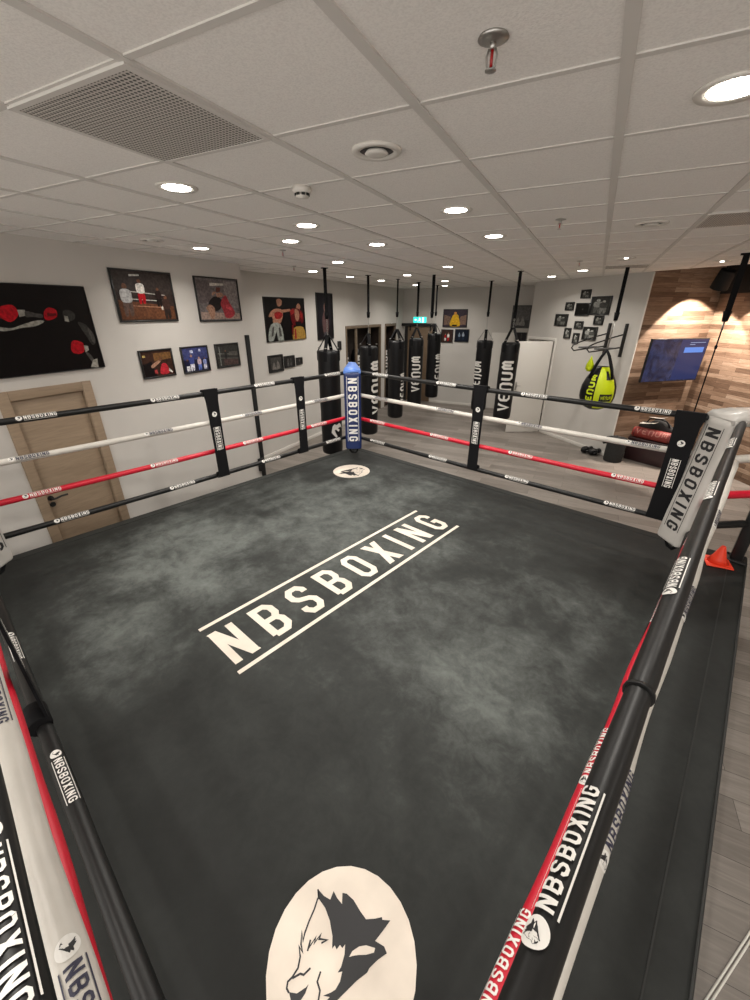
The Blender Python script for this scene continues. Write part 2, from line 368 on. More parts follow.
for j in range(-7, 19):
    y = gy0+0.6*j
    if YS < y < YB:
        xm = XR if y < D_.y else (E2.x if y < E2.y else (Bw.x+(y-Bw.y)/sl_ if y < Bw.y else (A.x+(y-A.y)*(Bw.x-A.x)/(Bw.y-A.y) if y < J.y else J.x)))
        m.box((XL2, y-0.012, CZ-0.004), (xm-0.02, y+0.012, CZ+0.0005))
struct(m.build('trim_1'))
def wall(name, p, q, mt, z0=0.0, z1=CZ, th=0.12, side=1):
    """wall from p to q; room lies to the left of p->q when side=1 is negative normal"""
    p = Vector(p); q = Vector(q); d = q-p; L = d.length; a = math.atan2(d.y, d.x)
    mb = MB().use(mt); mb.box((0, 0, z0), (L, th*side, z1)); return struct(mb.build(name, None, (p.x, p.y, 0), a))
wall('wall_left', (XL, YS), (XL, 1.76), M_wall, side=1)
o = wall('wall_left', (XL, 2.57), (XL, YJ), M_wall, side=1)
wall('wall_left', (XL, 1.76), (XL, 2.57), M_wall, z0=2.02, side=1)
wall('wall_left_recess', (XL-0.12, YJ), (XL2-0.1, YJ), M_wall, side=1)
wall('wall_left_recess', (XL2, YJ), (XL2, 9.15), M_wall, side=1)
wall('wall_left_recess', (XL2, 9.15), (XL2, 12.15), M_wall, z0=2.37, side=1)
wall('wall_left_recess', (XL2, 11.12), (XL2, 11.38), M_wall, z1=2.37, side=1)
wall('wall_left_recess', (XL2, 12.15), (XL2, YB+0.12), M_wall, side=1)
wall('wall_back', (XL2, YB), (-1.35, YB), M_wall, side=1)
wall('wall_back_return', (J.x+0.02, YB), (J.x+0.1, J.y+0.12), M_wall, side=1)
wall('wall_light_block', (J.x+0.1, YB), (C_.x+0.4, YB), M_wall, side=1)  # unseen walls added to stop sky light leaking in through the doorway
wall('wall_light_block', (C_.x+0.4, YB), (C_.x+0.05, C_.y+0.1), M_wall, side=1)
m = MB().use(M_tile); m.box((J.x+0.11, J.y-0.3, CZ+0.09), (C_.x+0.6, YB+0.2, CZ+0.14)); struct(m.build('ceiling'))  # unseen lid added over those walls against the same sky leak
wall('wall_gallery', A, Bw, M_wall, side=1, th=0.03)
wall('wall_gallery', J, A, M_wall, z0=2.10, side=1)
wall('wall_gallery', J-wd_*0.04, J, M_wall, side=1)
wall('wall_wood', Bw, C_, M_clad, side=1, z1=CZ2)
wall('wall_wood_right', C_, D_, M_clad, side=1, z1=CZ2)
wall('wall_right', D_, (XR, YS), M_wall, side=1)
wall('wall_front', (XR, YS), (XL, YS), M_wall, side=1, z1=0.25)
wall('wall_front', (XR, YS), (XL, YS), M_wall, side=1, z0=3.15)
m = MB().use(M_blackmetal)  # unseen window front, added to let fill daylight reach the ceiling
for k in range(7):
    x = XL+(XR-XL)*k/6; m.box((x-0.03, YS-0.08, 0.25), (x+0.03, YS-0.02, 3.15), 0.003)
m.box((XL, YS-0.079, 0.25), (XR, YS-0.021, 0.31)); m.box((XL, YS-0.079, 3.09), (XR, YS-0.021, 3.149)); struct(m.build('added_window_1'))
# baseboards
def baseboard(name, p, q):
    p = Vector(p); q = Vector(q); d = q-p; mb = MB().use(M_whitepaint); mb.box((0, -0.014, 0), (d.length, 0.0, 0.075), 0.003)
    struct(mb.build(name, None, (p.x, p.y, 0), math.atan2(d.y, d.x)))
baseboard('baseboard_left', (XL, 2.60), (XL, YJ)); baseboard('baseboard_left_recess', (XL2, YJ), (XL2, 9.15))
baseboard('baseboard_back', (XL2, YB), (-1.4, YB)); baseboard('baseboard_gallery', A+wd_*0.02, Bw); baseboard('baseboard_wood', Bw, C_)
# dark strip along the top of the right clad wall
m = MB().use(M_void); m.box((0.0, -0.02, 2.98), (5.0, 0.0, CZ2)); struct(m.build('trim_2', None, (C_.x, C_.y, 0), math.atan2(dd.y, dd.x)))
# narrow pale bead where the cladding starts
m = MB().use(M_whitepaint); m.box((-0.012, -0.012, 0), (0.012, 0.0, CZ-0.01)); struct(m.build('trim_3', None, (Bw.x, Bw.y, 0), ANG))
# black upright at the jog
m = MB().use(M_void); m.box((XL+0.004, 4.97, 0), (XL+0.028, 5.05, 2.37), 0.003); m.box((XL+0.004, 4.90, 0.2), (XL+0.07, 5.0, 0.42), 0.01); struct(m.build('trim_4'))

# door in the left wall
m = MB().use(M_door)
m.box((1.745, 0, 0), (1.835, 0.15, 2.03), 0.004); m.box((2.49, 0, 0), (2.585, 0.15, 2.03), 0.004); m.box((1.836, 0.001, 1.94), (2.489, 0.149, 2.029), 0.004)
dr = struct(m.build('door_1', None, (XL+0.02, 0, 0), PI/2))
m = MB().use(M_door); m.box((1.84, 0.035, 0.005), (2.486, 0.075, 1.935), 0.003); leaf = m.build('door_leaf', dr)
m = MB().use(M_blackmetal)
for z in (0.935, 0.865):
    for y0_, y1_, rr_ in ((0.022, 0.036, 0.026),): m.tube([(1.875, y0_, z), (1.875, y1_, z)], rr_, 18)
m.tube([(1.875, 0.03, 0.935), (1.875, -0.025, 0.935), (1.90, -0.035, 0.937), (1.95, -0.034, 0.945), (2.01, -0.03, 0.94)], 0.010, 10)
m.build('door_handle', dr)

# open white door leaf in the gallery wall, with its frame
m = MB().use(M_whitepaint)
m.box((-0.94, -0.01, 0), (-0.89, 0.13, 2.15), 0.003); m.box((-0.01, -0.012, 0), (0.035, 0.13, 2.15), 0.003); m.box((-0.889, -0.009, 2.09), (-0.011, 0.129, 2.149), 0.003)
d2 = struct(m.build('door_2', None, (A.x, A.y, 0), ANG))
free = Vector((-1.17, 10.27)); hin = A-wd_*0.02+wn*0.03; dv = free-hin
m = MB().use(M_whitepaint); m.box((0, -0.02, 0.012), (0.80, 0.02, 2.085), 0.003)
l2 = m.build('door_leaf', d2); l2.rotation_euler = (0, 0, math.atan2(dv.y, dv.x)-ANG); l2.location = (-0.02, -0.045, 0)
m = MB().use(M_steel); m.box((0.70, 0.02, 1.02), (0.74, 0.028, 1.20), 0.002); m.tube([(0.72, 0.028, 1.12), (0.72, 0.06, 1.12), (0.62, 0.065, 1.12)], 0.008, 8)
h2 = m.build('door_handle', l2)
# white flush door in the back wall
m = MB().use(M_whitepaint); m.box((-2.62, -0.03, 0), (-1.98, 0.02, 2.14), 0.004); struct(m.build('door_3', None, (0, YB, 0)))
# brown sliding door with black rail
m = MB().use(plank_material('brown_door_veneer', [(0.12, 0.078, 0.048), (0.17, 0.115, 0.072), (0.21, 0.15, 0.10)], 3.0, 5.0, 0.9, 0.5, axes='xz', mort=0.0)); m.box((-5.22, -0.06, 0.02), (-4.42, -0.02, 2.27), 0.004)
d4 = struct(m.build('door_4', None, (0, YB, 0)))
m = MB().use(M_blackmetal); m.box((-5.42, -0.11, 2.28), (-4.30, -0.05, 2.36), 0.004); m.box((-5.16, -0.075, 2.15), (-5.12, -0.06, 2.3)); m.box((-4.5, -0.075, 2.15), (-4.46, -0.06, 2.3)); m.build('door_rail', d4)
m = MB().use(M_blackmetal); m.box((-5.32, -0.06, 0.0), (-5.22, -0.01, 2.27)); m.build('door_gap_shade', d4)  # black strip painted in for the dark opening beside the door
m = MB().use(M_steel); m.tube([(-5.12, -0.10, 0.95), (-5.12, -0.10, 1.25)], 0.012, 8); m.box((-5.13, -0.10, 0.96), (-5.11, -0.06, 0.98)); m.box((-5.13, -0.10, 1.22), (-5.11, -0.06, 1.24)); m.build('door_handle', d4)

# ================================================================ RING
RZ = -R(15.5)
def W(a, b, z=0.0): return Vector((a*math.cos(RZ)-b*math.sin(RZ), a*math.sin(RZ)+b*math.cos(RZ), z))
PZ = 0.60
A0, A1, B0, B1 = -4.735, 0.45, -0.48, 4.70
pt = thing('ring_platform', 'low square boxing ring platform covered in dark grey canvas with printed lettering', 'boxing ring', W(0, 0, 0), RZ)
def canvas_sheet():
    mb = MB().use(M_canvas); n = 50
    vs = [[None]*(n+1) for _ in range(n+1)]
    for i in range(n+1):
        for j in range(n+1):
            a = A0+(A1-A0)*i/n; b = B0+(B1-B0)*j/n
            e = min(i, n-i, j, n-j)/n
            z = PZ + (-0.012 if e == 0 else 0.0)
            vs[i][j] = mb.bm.verts.new((a, b, z))
    for i in range(n):
        for j in range(n):
            f = mb.bm.faces.new((vs[i][j], vs[i+1][j], vs[i+1][j+1], vs[i][j+1])); f.smooth = True
    return mb
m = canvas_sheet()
fl = lambda x, y, l: (x, y, PZ+0.0015+l)
# big lettering: reads along +b, tops toward -a
tp, tw = text_polys('NBSBOXING', 0.385, 0.186, 0.124, 0.055, 0.06)
big = lambda x, y, l: (-1.975-y, 0.815+x*(2.575/tw), PZ+0.0015+l*2)
put(m, tp, M_printc, big)
put(m, [rect(0, 0, 1, 1)], M_printc, lambda x, y, l: (-2.435-x*0.032, 0.80+y*2.615, PZ+0.0015))
put(m, [rect(0, 0, 1, 1)], M_printc, lambda x, y, l: (-1.885-x*0.032, 0.79+y*2.635, PZ+0.0015))
wolf(m, -0.495, 0.37, 0.266, fl, M_printc, M_printk, rot=R(45), dl=0.0008)
wolf(m, -3.92, 3.81, 0.265, fl, M_printc, M_printk, rot=R(225), dl=0.0008)
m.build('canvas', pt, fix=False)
m = MB().use(M_skirt)
N = 60
def skirt_ring(z, off, wav):
    pts = []
    for (p, q, nx, ny) in (((A0, B0), (A1, B0), 0, -1), ((A1, B0), (A1, B1), 1, 0), ((A1, B1), (A0, B1), 0, 1), ((A0, B1), (A0, B0), -1, 0)):
        for k in range(N):
            t = k/N; w = off+wav*math.sin(k*1.3)*math.sin(PI*t)
            pts.append((p[0]+(q[0]-p[0])*t+nx*w, p[1]+(q[1]-p[1])*t+ny*w, z))
    return pts
m.loft([skirt_ring(PZ-0.012, 0.0, 0), skirt_ring(PZ-0.03, 0.006, 0), skirt_ring(0.3, 0.006, 0.006), skirt_ring(0.01, 0.008, 0.012)], cap=False)
m.build('skirt', pt)
m = MB().use(M_skirt); m.box((A0+0.02, B0+0.02, 0.02), (A1-0.02, B1-0.02, PZ-0.02)); m.build('deck', pt)
m = MB().use(M_skirt)                  # sewn hem along the canvas edges
for lo, hi in (((A1-0.135, B0), (A1-0.128, B1)), ((A1-0.012, B0), (A1-0.004, B1)), ((A0, B1-0.135), (A1, B1-0.128)), ((A0+0.128, B0), (A0+0.135, B1))):
    m.box((lo[0], lo[1], PZ-0.002), (hi[0], hi[1], PZ+0.003))
m.build('hem', pt)

POST = {'blue': (-4.66, 4.60), 'white_right': (0.36, 4.60), 'white_left': (-4.62, -0.38), 'near': (0.36, -0.38)}
PL = {'blue': 'black steel ring post behind the blue corner pad', 'white_right': 'black steel ring post outside the right white corner pad',
      'white_left': 'black steel ring post at the left white corner pad', 'near': 'black steel ring post at the near corner below the camera'}
post0 = None
for k, (a, b) in POST.items():
    if post0 is None:
        post0 = thing('ring_post', PL[k], 'post', W(a, b, 0), RZ, None)
        m = MB().use(M_blackmetal); m.box((-0.045, -0.045, PZ), (0.045, 0.045, 1.93), 0.006); m.build('column', post0)
        m = MB().use(M_blackmetal); m.box((-0.08, -0.08, PZ), (0.08, 0.08, PZ+0.02), 0.004)
        for sx in (-1, 1):
            for sy in (-1, 1): m.lathe([(0, 0), (0.011, 0), (0.011, 0.01), (0, 0.011)], (sx*0.06, sy*0.06, PZ+0.02), 6)
        m.build('base_plate', post0)
    else:
        c = copy_tree(post0); c.location = W(a, b, 0); c['label'] = PL[k]

# ropes
LEV = [('top', 1.92, M_blacksleeve, 'black', M_printw), ('white', 1.61, M_whitesleeve, 'white', M_printn), ('red', 1.275, M_redsleeve, 'red', M_printw), ('bottom', 0.985, M_blacksleeve, 'black', M_printw)]
CORN = {'top': (-4.24, 4.20, 0.011, -0.158), 'white': (-4.24, 4.20, 0.034, -0.150), 'red': (-4.28, 4.19, -0.027, -0.182), 'bottom': (-4.28, 4.19, -0.02, -0.11)}
RR = 0.028
def rope(nm, z, msl, word, mpr):
    aL, bF, aR, bN = CORN[nm]
    cs = [(aL, bF), (aR, bF), (aR, bN), (aL, bN)]   # sides: 0 far-right edge (FR), 1 right (R), 2 near-left (L), 3 far-left (FL)
    rng = random.Random(nm)
    ph = [rng.uniform(0, 6) for _ in range(4)]
    def centre(side, t):
        p = Vector(cs[side]); q = Vector(cs[(side+1) % 4]); c = p.lerp(q, t)
        sag = -0.012*4*t*(1-t)
        wob = 0.0
        env = min(1, 8*t*(1-t))
        if nm in ('white', 'red') and side in (1, 2): wob = (0.0032 if side == 1 else 0.002)*env*(math.sin(t*21+ph[side])+0.6*math.sin(t*43+ph[side]*2))
        d = (q-p).normalized(); nrm = Vector((-d.y, d.x))
        extra = 0.0
        if nm == 'white' and side == 1: extra = -0.055*(1-t)**2
        if nm == 'top' and side == 1: extra = -0.028*(1-t)**2
        if nm == 'red' and side == 1: extra = -0.045*(1-t)**1.3
        if nm == 'red' and side == 2: extra = 0.020*min(1, t/0.35)*(1 if t < 0.6 else (1-t)/0.4)
        c = c+nrm*(wob - extra)
        return Vector((c.x, c.y, z+sag+wob*0.5))
    o = Vector(((aL+aR)/2, (bF+bN)/2, z))
    mb = MB().use(msl); pts = []; rad = []
    for s in range(4):
        L = (Vector(cs[(s+1) % 4])-Vector(cs[s])).length
        n = 60
        for k in range(1, n):
            t = k/n
            if t*L < 0.05 or (1-t)*L < 0.05: continue
            r = RR*(1+0.03*math.sin(t*37+ph[s]))
            if nm == 'top' and s == 1 and t < 0.762: r *= 1.13       # thicker overlapping sleeve
            if s == 2: r *= 1.0 if nm == 'red' else 1.14
            if s in (0, 3): r *= 0.92
            if s == 1 and nm == 'top': r *= 0.95
            pts.append(centre(s, t)-o); rad.append(r)
    mb.tube(pts, RR, 14, closed=True, rad=rad)
    if nm == 'top':
        c = centre(1, 0.762)-o; mb.tube([c+Vector((0, -0.004, 0)), c+Vector((0, 0.0, 0)), c+Vector((0, 0.006, 0))], RR*1.17, 14)
    # printing: (side, t of start, direction sign, facing angle)
    def printing(side, s0, face, flip, scale=1.0, wid=0.27, rk=1.0):
        L = (Vector(cs[(side+1) % 4])-Vector(cs[side])).length
        p = Vector(cs[side]); q = Vector(cs[(side+1) % 4]); d = (q-p).normalized()
        d3 = Vector((d.x, d.y, 0)); n3 = Vector((-d.y, d.x, 0)); rr = RR*rk*1.035+0.0008
        def fn(x, y, l):
            s = s0 + (x if not flip else -x); c = centre(side, min(max(s/L, 0), 1))-o
            ph_ = face + (-y/rr if not flip else y/rr)
            return c + (n3*math.cos(ph_)+Vector((0, 0, 1))*math.sin(ph_))*(rr+l)
        hgt = 0.030*scale; tp, tw = text_polys('NBSBOXING', hgt, 0.019, 0.007, 0.0052)
        k = (wid-0.05)/tw
        tp = [[Vector((0.052+v[0]*k, v[1]-hgt/2)) for v in poly] for poly in tp]
        put(mb, tp, mpr, fn, 0.008)
        put(mb, [rect(0.05, -hgt/2-0.009, wid, -hgt/2-0.006)], mpr, fn, 0.008)
        put(mb, [rect(0.05, hgt/2+0.006, wid, hgt/2+0.009)], mpr, fn, 0.008)
        wolf(mb, 0.022, 0, 0.021*scale, fn, M_printw, M_printk, 0.005, rot=0, detail=(side in (1, 2) and s0 > 3), dl=0.0004)
    # far-right side seen from inside: cs0 -> cs1 runs +a; interior is -b, n3 = (-d.y, d.x) = +b
    for s in (0.40, 1.44, 2.50, 3.54): printing(0, s, PI-0.75 if nm != 'top' else PI-0.55, True if False else False, 1.0)
    LR = bF-bN
    for b in ((0.305, 1.30, 2.22, 3.22) if nm == 'top' else (0.36, 1.05, 2.1, 3.1) if nm == 'red' else (0.65, 1.7, 2.7)):
        printing(1, bF-b, (PI/2+0.62) if nm == 'top' else (PI/2+0.6 if nm == 'red' else PI/2-0.9), True, 1.0, 0.27, 1.0 if b < 1 or nm != 'top' else 1.13)
    for a in ((-0.72, -1.77, -2.82, -3.85) if nm == 'top' else (-0.66, -1.60, -2.7) if nm == 'white' else (-1.80, -0.75, -2.85) if nm == 'red' else (-1.75, -2.78, -0.6, -3.8)):
        printing(2, aR-a, {'top': PI/2+0.1, 'white': PI/2+0.15, 'red': PI/2-0.9, 'bottom': PI/2+0.15}[nm], True, 1.0, 0.29, 1.14 if nm != 'red' else 1.0)
    for b in ((0.42, 1.44, 2.58, 3.65) if nm in ('top', 'bottom') else (0.28, 1.31, 2.36, 3.40)):
        printing(3, b-bN, PI-0.6, False, 1.0)
    ob = mb.build('ring_rope', None, W(o.x, o.y, z), RZ, fix=True)
    # fix direction of side offsets handled in printing; turnbuckle covers to the posts are parts
    for (ca, cb), k in ((cs[0], 'blue'), (cs[1], 'white_right'), (cs[2], 'near'), (cs[3], 'white_left')):
        pa, pb = POST[k]; dv = (Vector((pa, pb))-Vector((ca, cb))); dn = dv.normalized()
        e = Vector((pa, pb))-dn*0.055
        t = MB().use(msl); s0 = Vector((ca, cb))-dn*0.02
        t.tube([(s0.x-o.x, s0.y-o.y, 0), (s0.x+dn.x*0.05-o.x, s0.y+dn.y*0.05-o.y, 0), (e.x-dn.x*0.03-o.x, e.y-dn.y*0.03-o.y, 0), (e.x-o.x, e.y-o.y, 0)], RR, 12, rad=[0.022, 0.034, 0.034, 0.026])
        t.build('turnbuckle_cover', ob)
    return ob
RL = {'top': 'black padded ring rope, uppermost of the four, with white printed lettering', 'white': 'white padded ring rope, second from the top, with dark printed lettering',
      'red': 'red padded ring rope between the white rope and the lowest black rope', 'bottom': 'black padded ring rope, lowest of the four, nearest the canvas'}
for l in LEV: tag(rope(*l), RL[l[0]], 'rope')

# corner pads
def pad(key, fa, fb, ang, mbody, mtop, mtext, label, wdt=0.235, lean=0.0):
    """front face centre at (fa, fb); ang = ring-local direction the front faces"""
    t = thing('corner_pad', label, 'corner pad', W(fa, fb, 0.84), RZ+ang+PI/2)    # local -y faces the ring centre
    H = 1.16; w = wdt/2
    m = MB().use(mbody); rings = []
    for z, k in ((0.0, 0.90), (0.012, 0.98), (0.05, 1.0), (0.4, 1.0), (0.8, 1.0), (1.05, 1.0), (1.10, 1.02)):
        dy = lean*z
        rings.append([(x*k, y+dy, z) for x, y in ((-w, 0.02), (-w+0.012, 0.004), (-w+0.03, 0), (0, 0), (w-0.03, 0), (w-0.012, 0.004), (w, 0.02), (w, 0.10), (w-0.03, 0.13), (-w+0.03, 0.13), (-w, 0.10))])
    m.loft(rings); pb = m.build('pad_body', t)
    m = MB().use(mtop)
    l = lean*1.1
    m.loft([[(-w*1.02, 0.0+l, 1.085), (w*1.02, 0.0+l, 1.085), (w*1.02, 0.0+l, 1.11), (-w*1.02, 0.0+l, 1.11)],
            [(-w*0.96, 0.03+l, 1.07), (w*0.96, 0.03+l, 1.07), (w*0.94, 0.03+l, 1.145), (-w*0.94, 0.03+l, 1.145)],
            [(-w*0.8, 0.15+l, 1.06), (w*0.8, 0.15+l, 1.06), (w*0.72, 0.15+l, 1.165), (-w*0.72, 0.15+l, 1.165)],
            [(-w*0.50, 0.55, 1.06), (w*0.50, 0.55, 1.06), (w*0.42, 0.55, 1.17), (-w*0.42, 0.55, 1.17)],
            [(-w*0.45, 0.655, 1.05), (w*0.45, 0.655, 1.05), (w*0.36, 0.655, 1.16), (-w*0.36, 0.655, 1.16)]])
    m.build('top_flap', t)
    m = MB()
    tl = 0.90; tp, tw = text_polys('NBSBOXING', 0.105, 0.062, 0.032, 0.019)
    fn = lambda x, y, l_: ((y-0.0525)*1.2, -0.0015-l_+lean*(1.02-x*tl/tw), 1.02-x*tl/tw)
    put(m, tp, mtext, fn)
    for x0 in (-0.082, 0.076): put(m, [rect(0, 0, 1, 1)], mtext, lambda x, y, l_: (x0+x*0.006, -0.0015+lean*(0.12+y*0.92), 0.12+y*0.92))
    m.build('lettering', pb)
    m = MB().use(M_web)
    m.tube([(-0.055, 0.06, 0.02), (-0.055, 0.06, -0.04), (-0.03, 0.06, -0.07), (0.03, 0.06, -0.07), (0.055, 0.06, -0.04), (0.055, 0.06, 0.02)], 0.014, 8)
    m.build('lower_strap', t)
    return t
pad('blue', -4.10, 4.045, -R(45), M_blue, M_lightblue, M_printw, 'blue padded corner cover with white lettering at the far corner')
pad('wr', -0.165, 4.05, R(225), M_padwhite, M_padwhite, M_printk, 'white corner cover with black lettering at the right corner', 0.265, 0.08)
pad('wl', -4.05, 0.0, R(45), M_padwhite, M_padwhite, M_printk, 'white corner cover with black lettering cut off by the left picture edge')

# rope spacers
def spacer(side, s, label, wd0=0.13):
    if side == 'FR': c = (s, 4.20); rz = 0
    elif side == 'FL': c = (-4.245, s); rz = PI/2
    elif side == 'L': c = (s, -0.13); rz = PI
    t = thing('rope_spacer', label, 'rope spacer', W(c[0], c[1], 0.95), RZ+rz, None)
    m = MB().use(M_web); w = wd0/2
    prof = [(1.005, w*1.22), (0.95, w*1.2), (0.88, w*1.05), (0.7, w), (0.35, w*0.95), (0.12, w*0.98), (0.02, w*1.02)]
    rings = []
    for z, ww in prof: rings.append([(-ww, -0.048, z), (ww, -0.048, z), (ww, -0.037, z), (-ww, -0.037, z)])
    m.loft(rings, smooth=False)
    k = 1.3 if side == 'L' else 1.0
    m.tube([(-w*1.22, 0, 0.965), (w*1.22, 0, 0.965)], 0.037*k, 14)
    m.tube([(-w, -0.01, 0.045), (w, -0.01, 0.045)], 0.036*k, 14)
    sp0 = m.build('strap_panel', t)
    m = MB(); fn = lambda x, y, l: (x, -0.0495-l, y)
    wolf(m, 0, 0.74, 0.028, fn, M_printw, M_printk, detail=False)
    tp, tw = text_polys('NBSBOXING', 0.05, 0.026, 0.009, 0.0085)
    put(m, tp, M_printw, lambda x, y, l: (y-0.025, -0.0495-l, 0.60-x*0.26/tw))
    put(m, [rect(0.034, 0.34, 0.038, 0.60), rect(-0.038, 0.34, -0.034, 0.60)], M_printw, fn)
    m.build('badge', sp0)
spacer('FL', 2.04, 'black fabric rope spacer on the far left ropes, the one nearer the oak door')
spacer('FL', 3.21, 'black fabric rope spacer on the far left ropes, next to the blue corner')
spacer('FR', -2.20, 'black fabric rope spacer on the far ropes, in front of the hanging bags')
spacer('FR', -0.29, 'wide black rope spacer beside the right white corner pad', 0.17)
spacer('L', -2.0, 'black rope spacer wrapped round the near left ropes, cut off by the picture edge')

# orange marker cone on the apron
ct = thing('marker_cone', 'small bright orange training cone on the ring apron by the right post', 'cone', W(0.24, 4.42, PZ+0.004), RZ+0.3)
m = MB().use(M_orange); m.box((-0.10, -0.10, 0), (0.10, 0.10, 0.012), 0.004); m.build('cone_base', ct)
m = MB().use(M_orange); m.lathe([(0.085, 0.008), (0.055, 0.06), (0.018, 0.17), (0.014, 0.175), (0.012, 0.165), (0.05, 0.055)], seg=24); m.build('cone_body', ct)

# ================================================================ CEILING FITTINGS
def downlight(x, y, label, lit=True, group='lit round ceiling downlights'):
    t = thing('ceiling_downlight', label, 'ceiling light', (x, y, CZ-0.012), 0, group)
    return t
lamp_proto = None
LIT = [(0.24, 1.94, 'large lit round downlight in the ceiling at the upper right picture edge'),
 (-2.18, 1.93, 'lit round downlight beside the square perforated ceiling grille'),
 (-0.98, 3.14, 'lit downlight above the ring, first one right of the round vent'),
 (-2.18, 3.13, 'lit downlight behind the smoke detector, upper of the close pair'),
 (-2.78, 3.71, 'lit downlight just below and left of another, behind the smoke detector'),
 (-3.94, 3.67, 'lit downlight near the left wall above the framed ring photographs'),
 (-2.13, 4.27, 'lit bright downlight mid ceiling, between smoke detector and hanging bags'),
 (-0.97, 4.30, 'lit downlight right of centre before the two bags hanging on the right'),
 (-3.34, 5.49, 'lit downlight above the strap of the nearest hanging bag'),
 (-4.45, 6.50, 'lit downlight above the portrait picture and boxers picture on the left wall'),
 (-4.51, 7.85, 'small lit downlight along the left wall before the wardrobe'),
 (-4.41, 9.05, 'small lit downlight along the left wall above the wardrobe'),
 (-3.34, 7.96, 'lit downlight among the straps in the second row of bags'),
 (-4.37, 11.0, 'small lit downlight close to the back wall above the sliding door'),
 (-2.18, 6.78, 'lit downlight in the middle row, directly before the empty strap'),
 (-3.22, 9.88, 'lit bright downlight beside the fourth hanging strap'),
 (-3.77, 11.6, 'farthest lit downlight near the yellow boxer picture'),
 (-0.95, 9.51, 'lit downlight by the back wall above the open white door'),
 (-0.37, 8.38, 'lit downlight above the cluster of small frames'),
 (0.18, 6.74, 'dim recessed downlight before the teardrop bag strap'),
 (1.36, 7.75, 'dim recessed downlight above the wood clad corner')]
OUT = [(1.44, 3.13), (1.44, 4.9), (2.64, 1.93), (-0.96, 0.1), (-2.18, -0.5), (0.9, -0.9), (-3.94, 0.73), (2.6, -0.4)]
def make_lamp():
    t = thing('ceiling_downlight', 'x', 'ceiling light', (0, 0, CZ), 0)
    m = MB().use(M_whitepaint); m.lathe([(0.070, 0.0), (0.074, -0.004), (0.105, -0.008), (0.108, -0.004), (0.108, 0.0)], seg=32); m.build('trim_ring', t)
    m = MB().use(M_lamp); m.lathe([(0.0, -0.0015), (0.071, -0.0015), (0.071, -0.0055), (0.0, -0.008)], seg=32); m.build('diffuser', t)
    return t
ld = bpy.data.lights.new('downlight', 'AREA'); ld.shape = 'DISK'; ld.size = 0.13; ld.energy = LAMP_W; ld.color = LAMP_COL; ld.spread = R(150)
def add_lamp(t, ldata=ld):
    o = bpy.data.objects.new('lamp_light', ldata); COL.objects.link(o); o.parent = t; o.location = (0, 0, -0.03)
proto = make_lamp()
for i, (x, y, lab) in enumerate(LIT):
    o = proto if i == 0 else copy_tree(proto)
    o.location = (x, y, CZ); o['label'] = lab
    if lab.startswith('dim'):
        for ch in [q for q in bpy.data.objects if q.parent == o and q.name.startswith('diffuser')]: ch.scale = (0.3, 0.3, 1.0)
for i, (x, y) in enumerate(OUT):
    o = copy_tree(proto); o.location = (x, y, CZ); o['label'] = 'lit round downlight over or beside the ring, outside the picture'; o['group'] = 'downlights outside the picture'
for o in [q for q in bpy.data.objects if q.name.startswith('ceiling_downlight')]: add_lamp(o)

def round_vent(x, y, label, r=0.10, name='ceiling_vent'):
    t = thing(name, label, 'vent', (x, y, CZ), 0)
    m = MB().use(M_whitepaint); m.lathe([(r*0.72, 0), (r*0.72, -0.01), (r, -0.012), (r*1.05, -0.006), (r*1.05, 0)], seg=32); m.build('outer_ring', t)
    m = MB().use(M_whitepaint); m.lathe([(0.0, -0.004), (r*0.42, -0.004), (r*0.5, -0.014), (r*0.36, -0.02), (0, -0.018)], seg=32); m.build('centre_disc', t)
    m = MB().use(M_blackmetal); m.lathe([(r*0.40, -0.001), (r*0.73, -0.001), (r*0.73, -0.003), (r*0.40, -0.003)], seg=32); m.build('dark_gap', t)
    return t
round_vent(-0.96, 1.92, 'round white air valve in the ceiling left of the sprinkler')
round_vent(0.23, 4.25, 'round unlit ceiling fitting right of centre near the right grille', 0.11)
round_vent(-3.92, 3.07, 'faint round ceiling fitting near the left wall')
def grille(x0, y0, label):
    t = thing('ceiling_grille', label, 'grille', (x0, y0, CZ-0.004), 0)
    m = MB().use(M_grille); m.box((0.02, 0.02, -0.006), (0.58, 0.58, 0.0)); m.build('perforated_panel', t)
    m = MB().use(M_tbar)
    for lo, hi in (((0, 0), (0.6, 0.022)), ((0, 0.578), (0.6, 0.6)), ((0, 0.0221), (0.022, 0.5779)), ((0.578, 0.0221), (0.6, 0.5779))): m.box((lo[0], lo[1], -0.008), (hi[0], hi[1], 0.0))
    m.build('grille_frame', t)
grille(-1.86, 1.01, 'square perforated ceiling grille at the upper left')
grille(0.54, 4.01, 'square perforated ceiling grille at the right picture edge')
grille(-0.06, 7.61, 'thin looking ceiling grille just before the gallery wall')
t = thing('smoke_detector', 'white round smoke detector on the ceiling above the downlight pair', 'smoke detector', (-1.57, 2.23, CZ))
m = MB().use(M_whitepaint); m.lathe([(0.05, 0), (0.052, -0.018), (0.045, -0.03), (0.0, -0.03)], seg=28); m.build('base', t)
m = MB().use(M_blackmetal)
for k in range(8): m.box((0.034, -0.009, -0.042), (0.040, 0.009, -0.03), M=Matrix.Rotation(k*PI/4, 4, 'Z'))
m.build('sensor_slots', t)
m = MB().use(M_whitepaint); m.lathe([(0.0, -0.03), (0.03, -0.03), (0.036, -0.042), (0.036, -0.048), (0.0, -0.052)], seg=28); m.build('cap', t)
SPR = [(-0.36, 1.36, 'ceiling sprinkler head with red bulb at the top of the picture'), (-0.38, 3.78, 'small sprinkler head right of centre on the ceiling'), (-3.25, 4.18, 'small sprinkler head left, behind the downlight pair'),
       (-4.21, 5.65, 'tiny sprinkler head by the left wall recess'), (-0.36, 6.85, 'tiny sprinkler head above the small frames')]
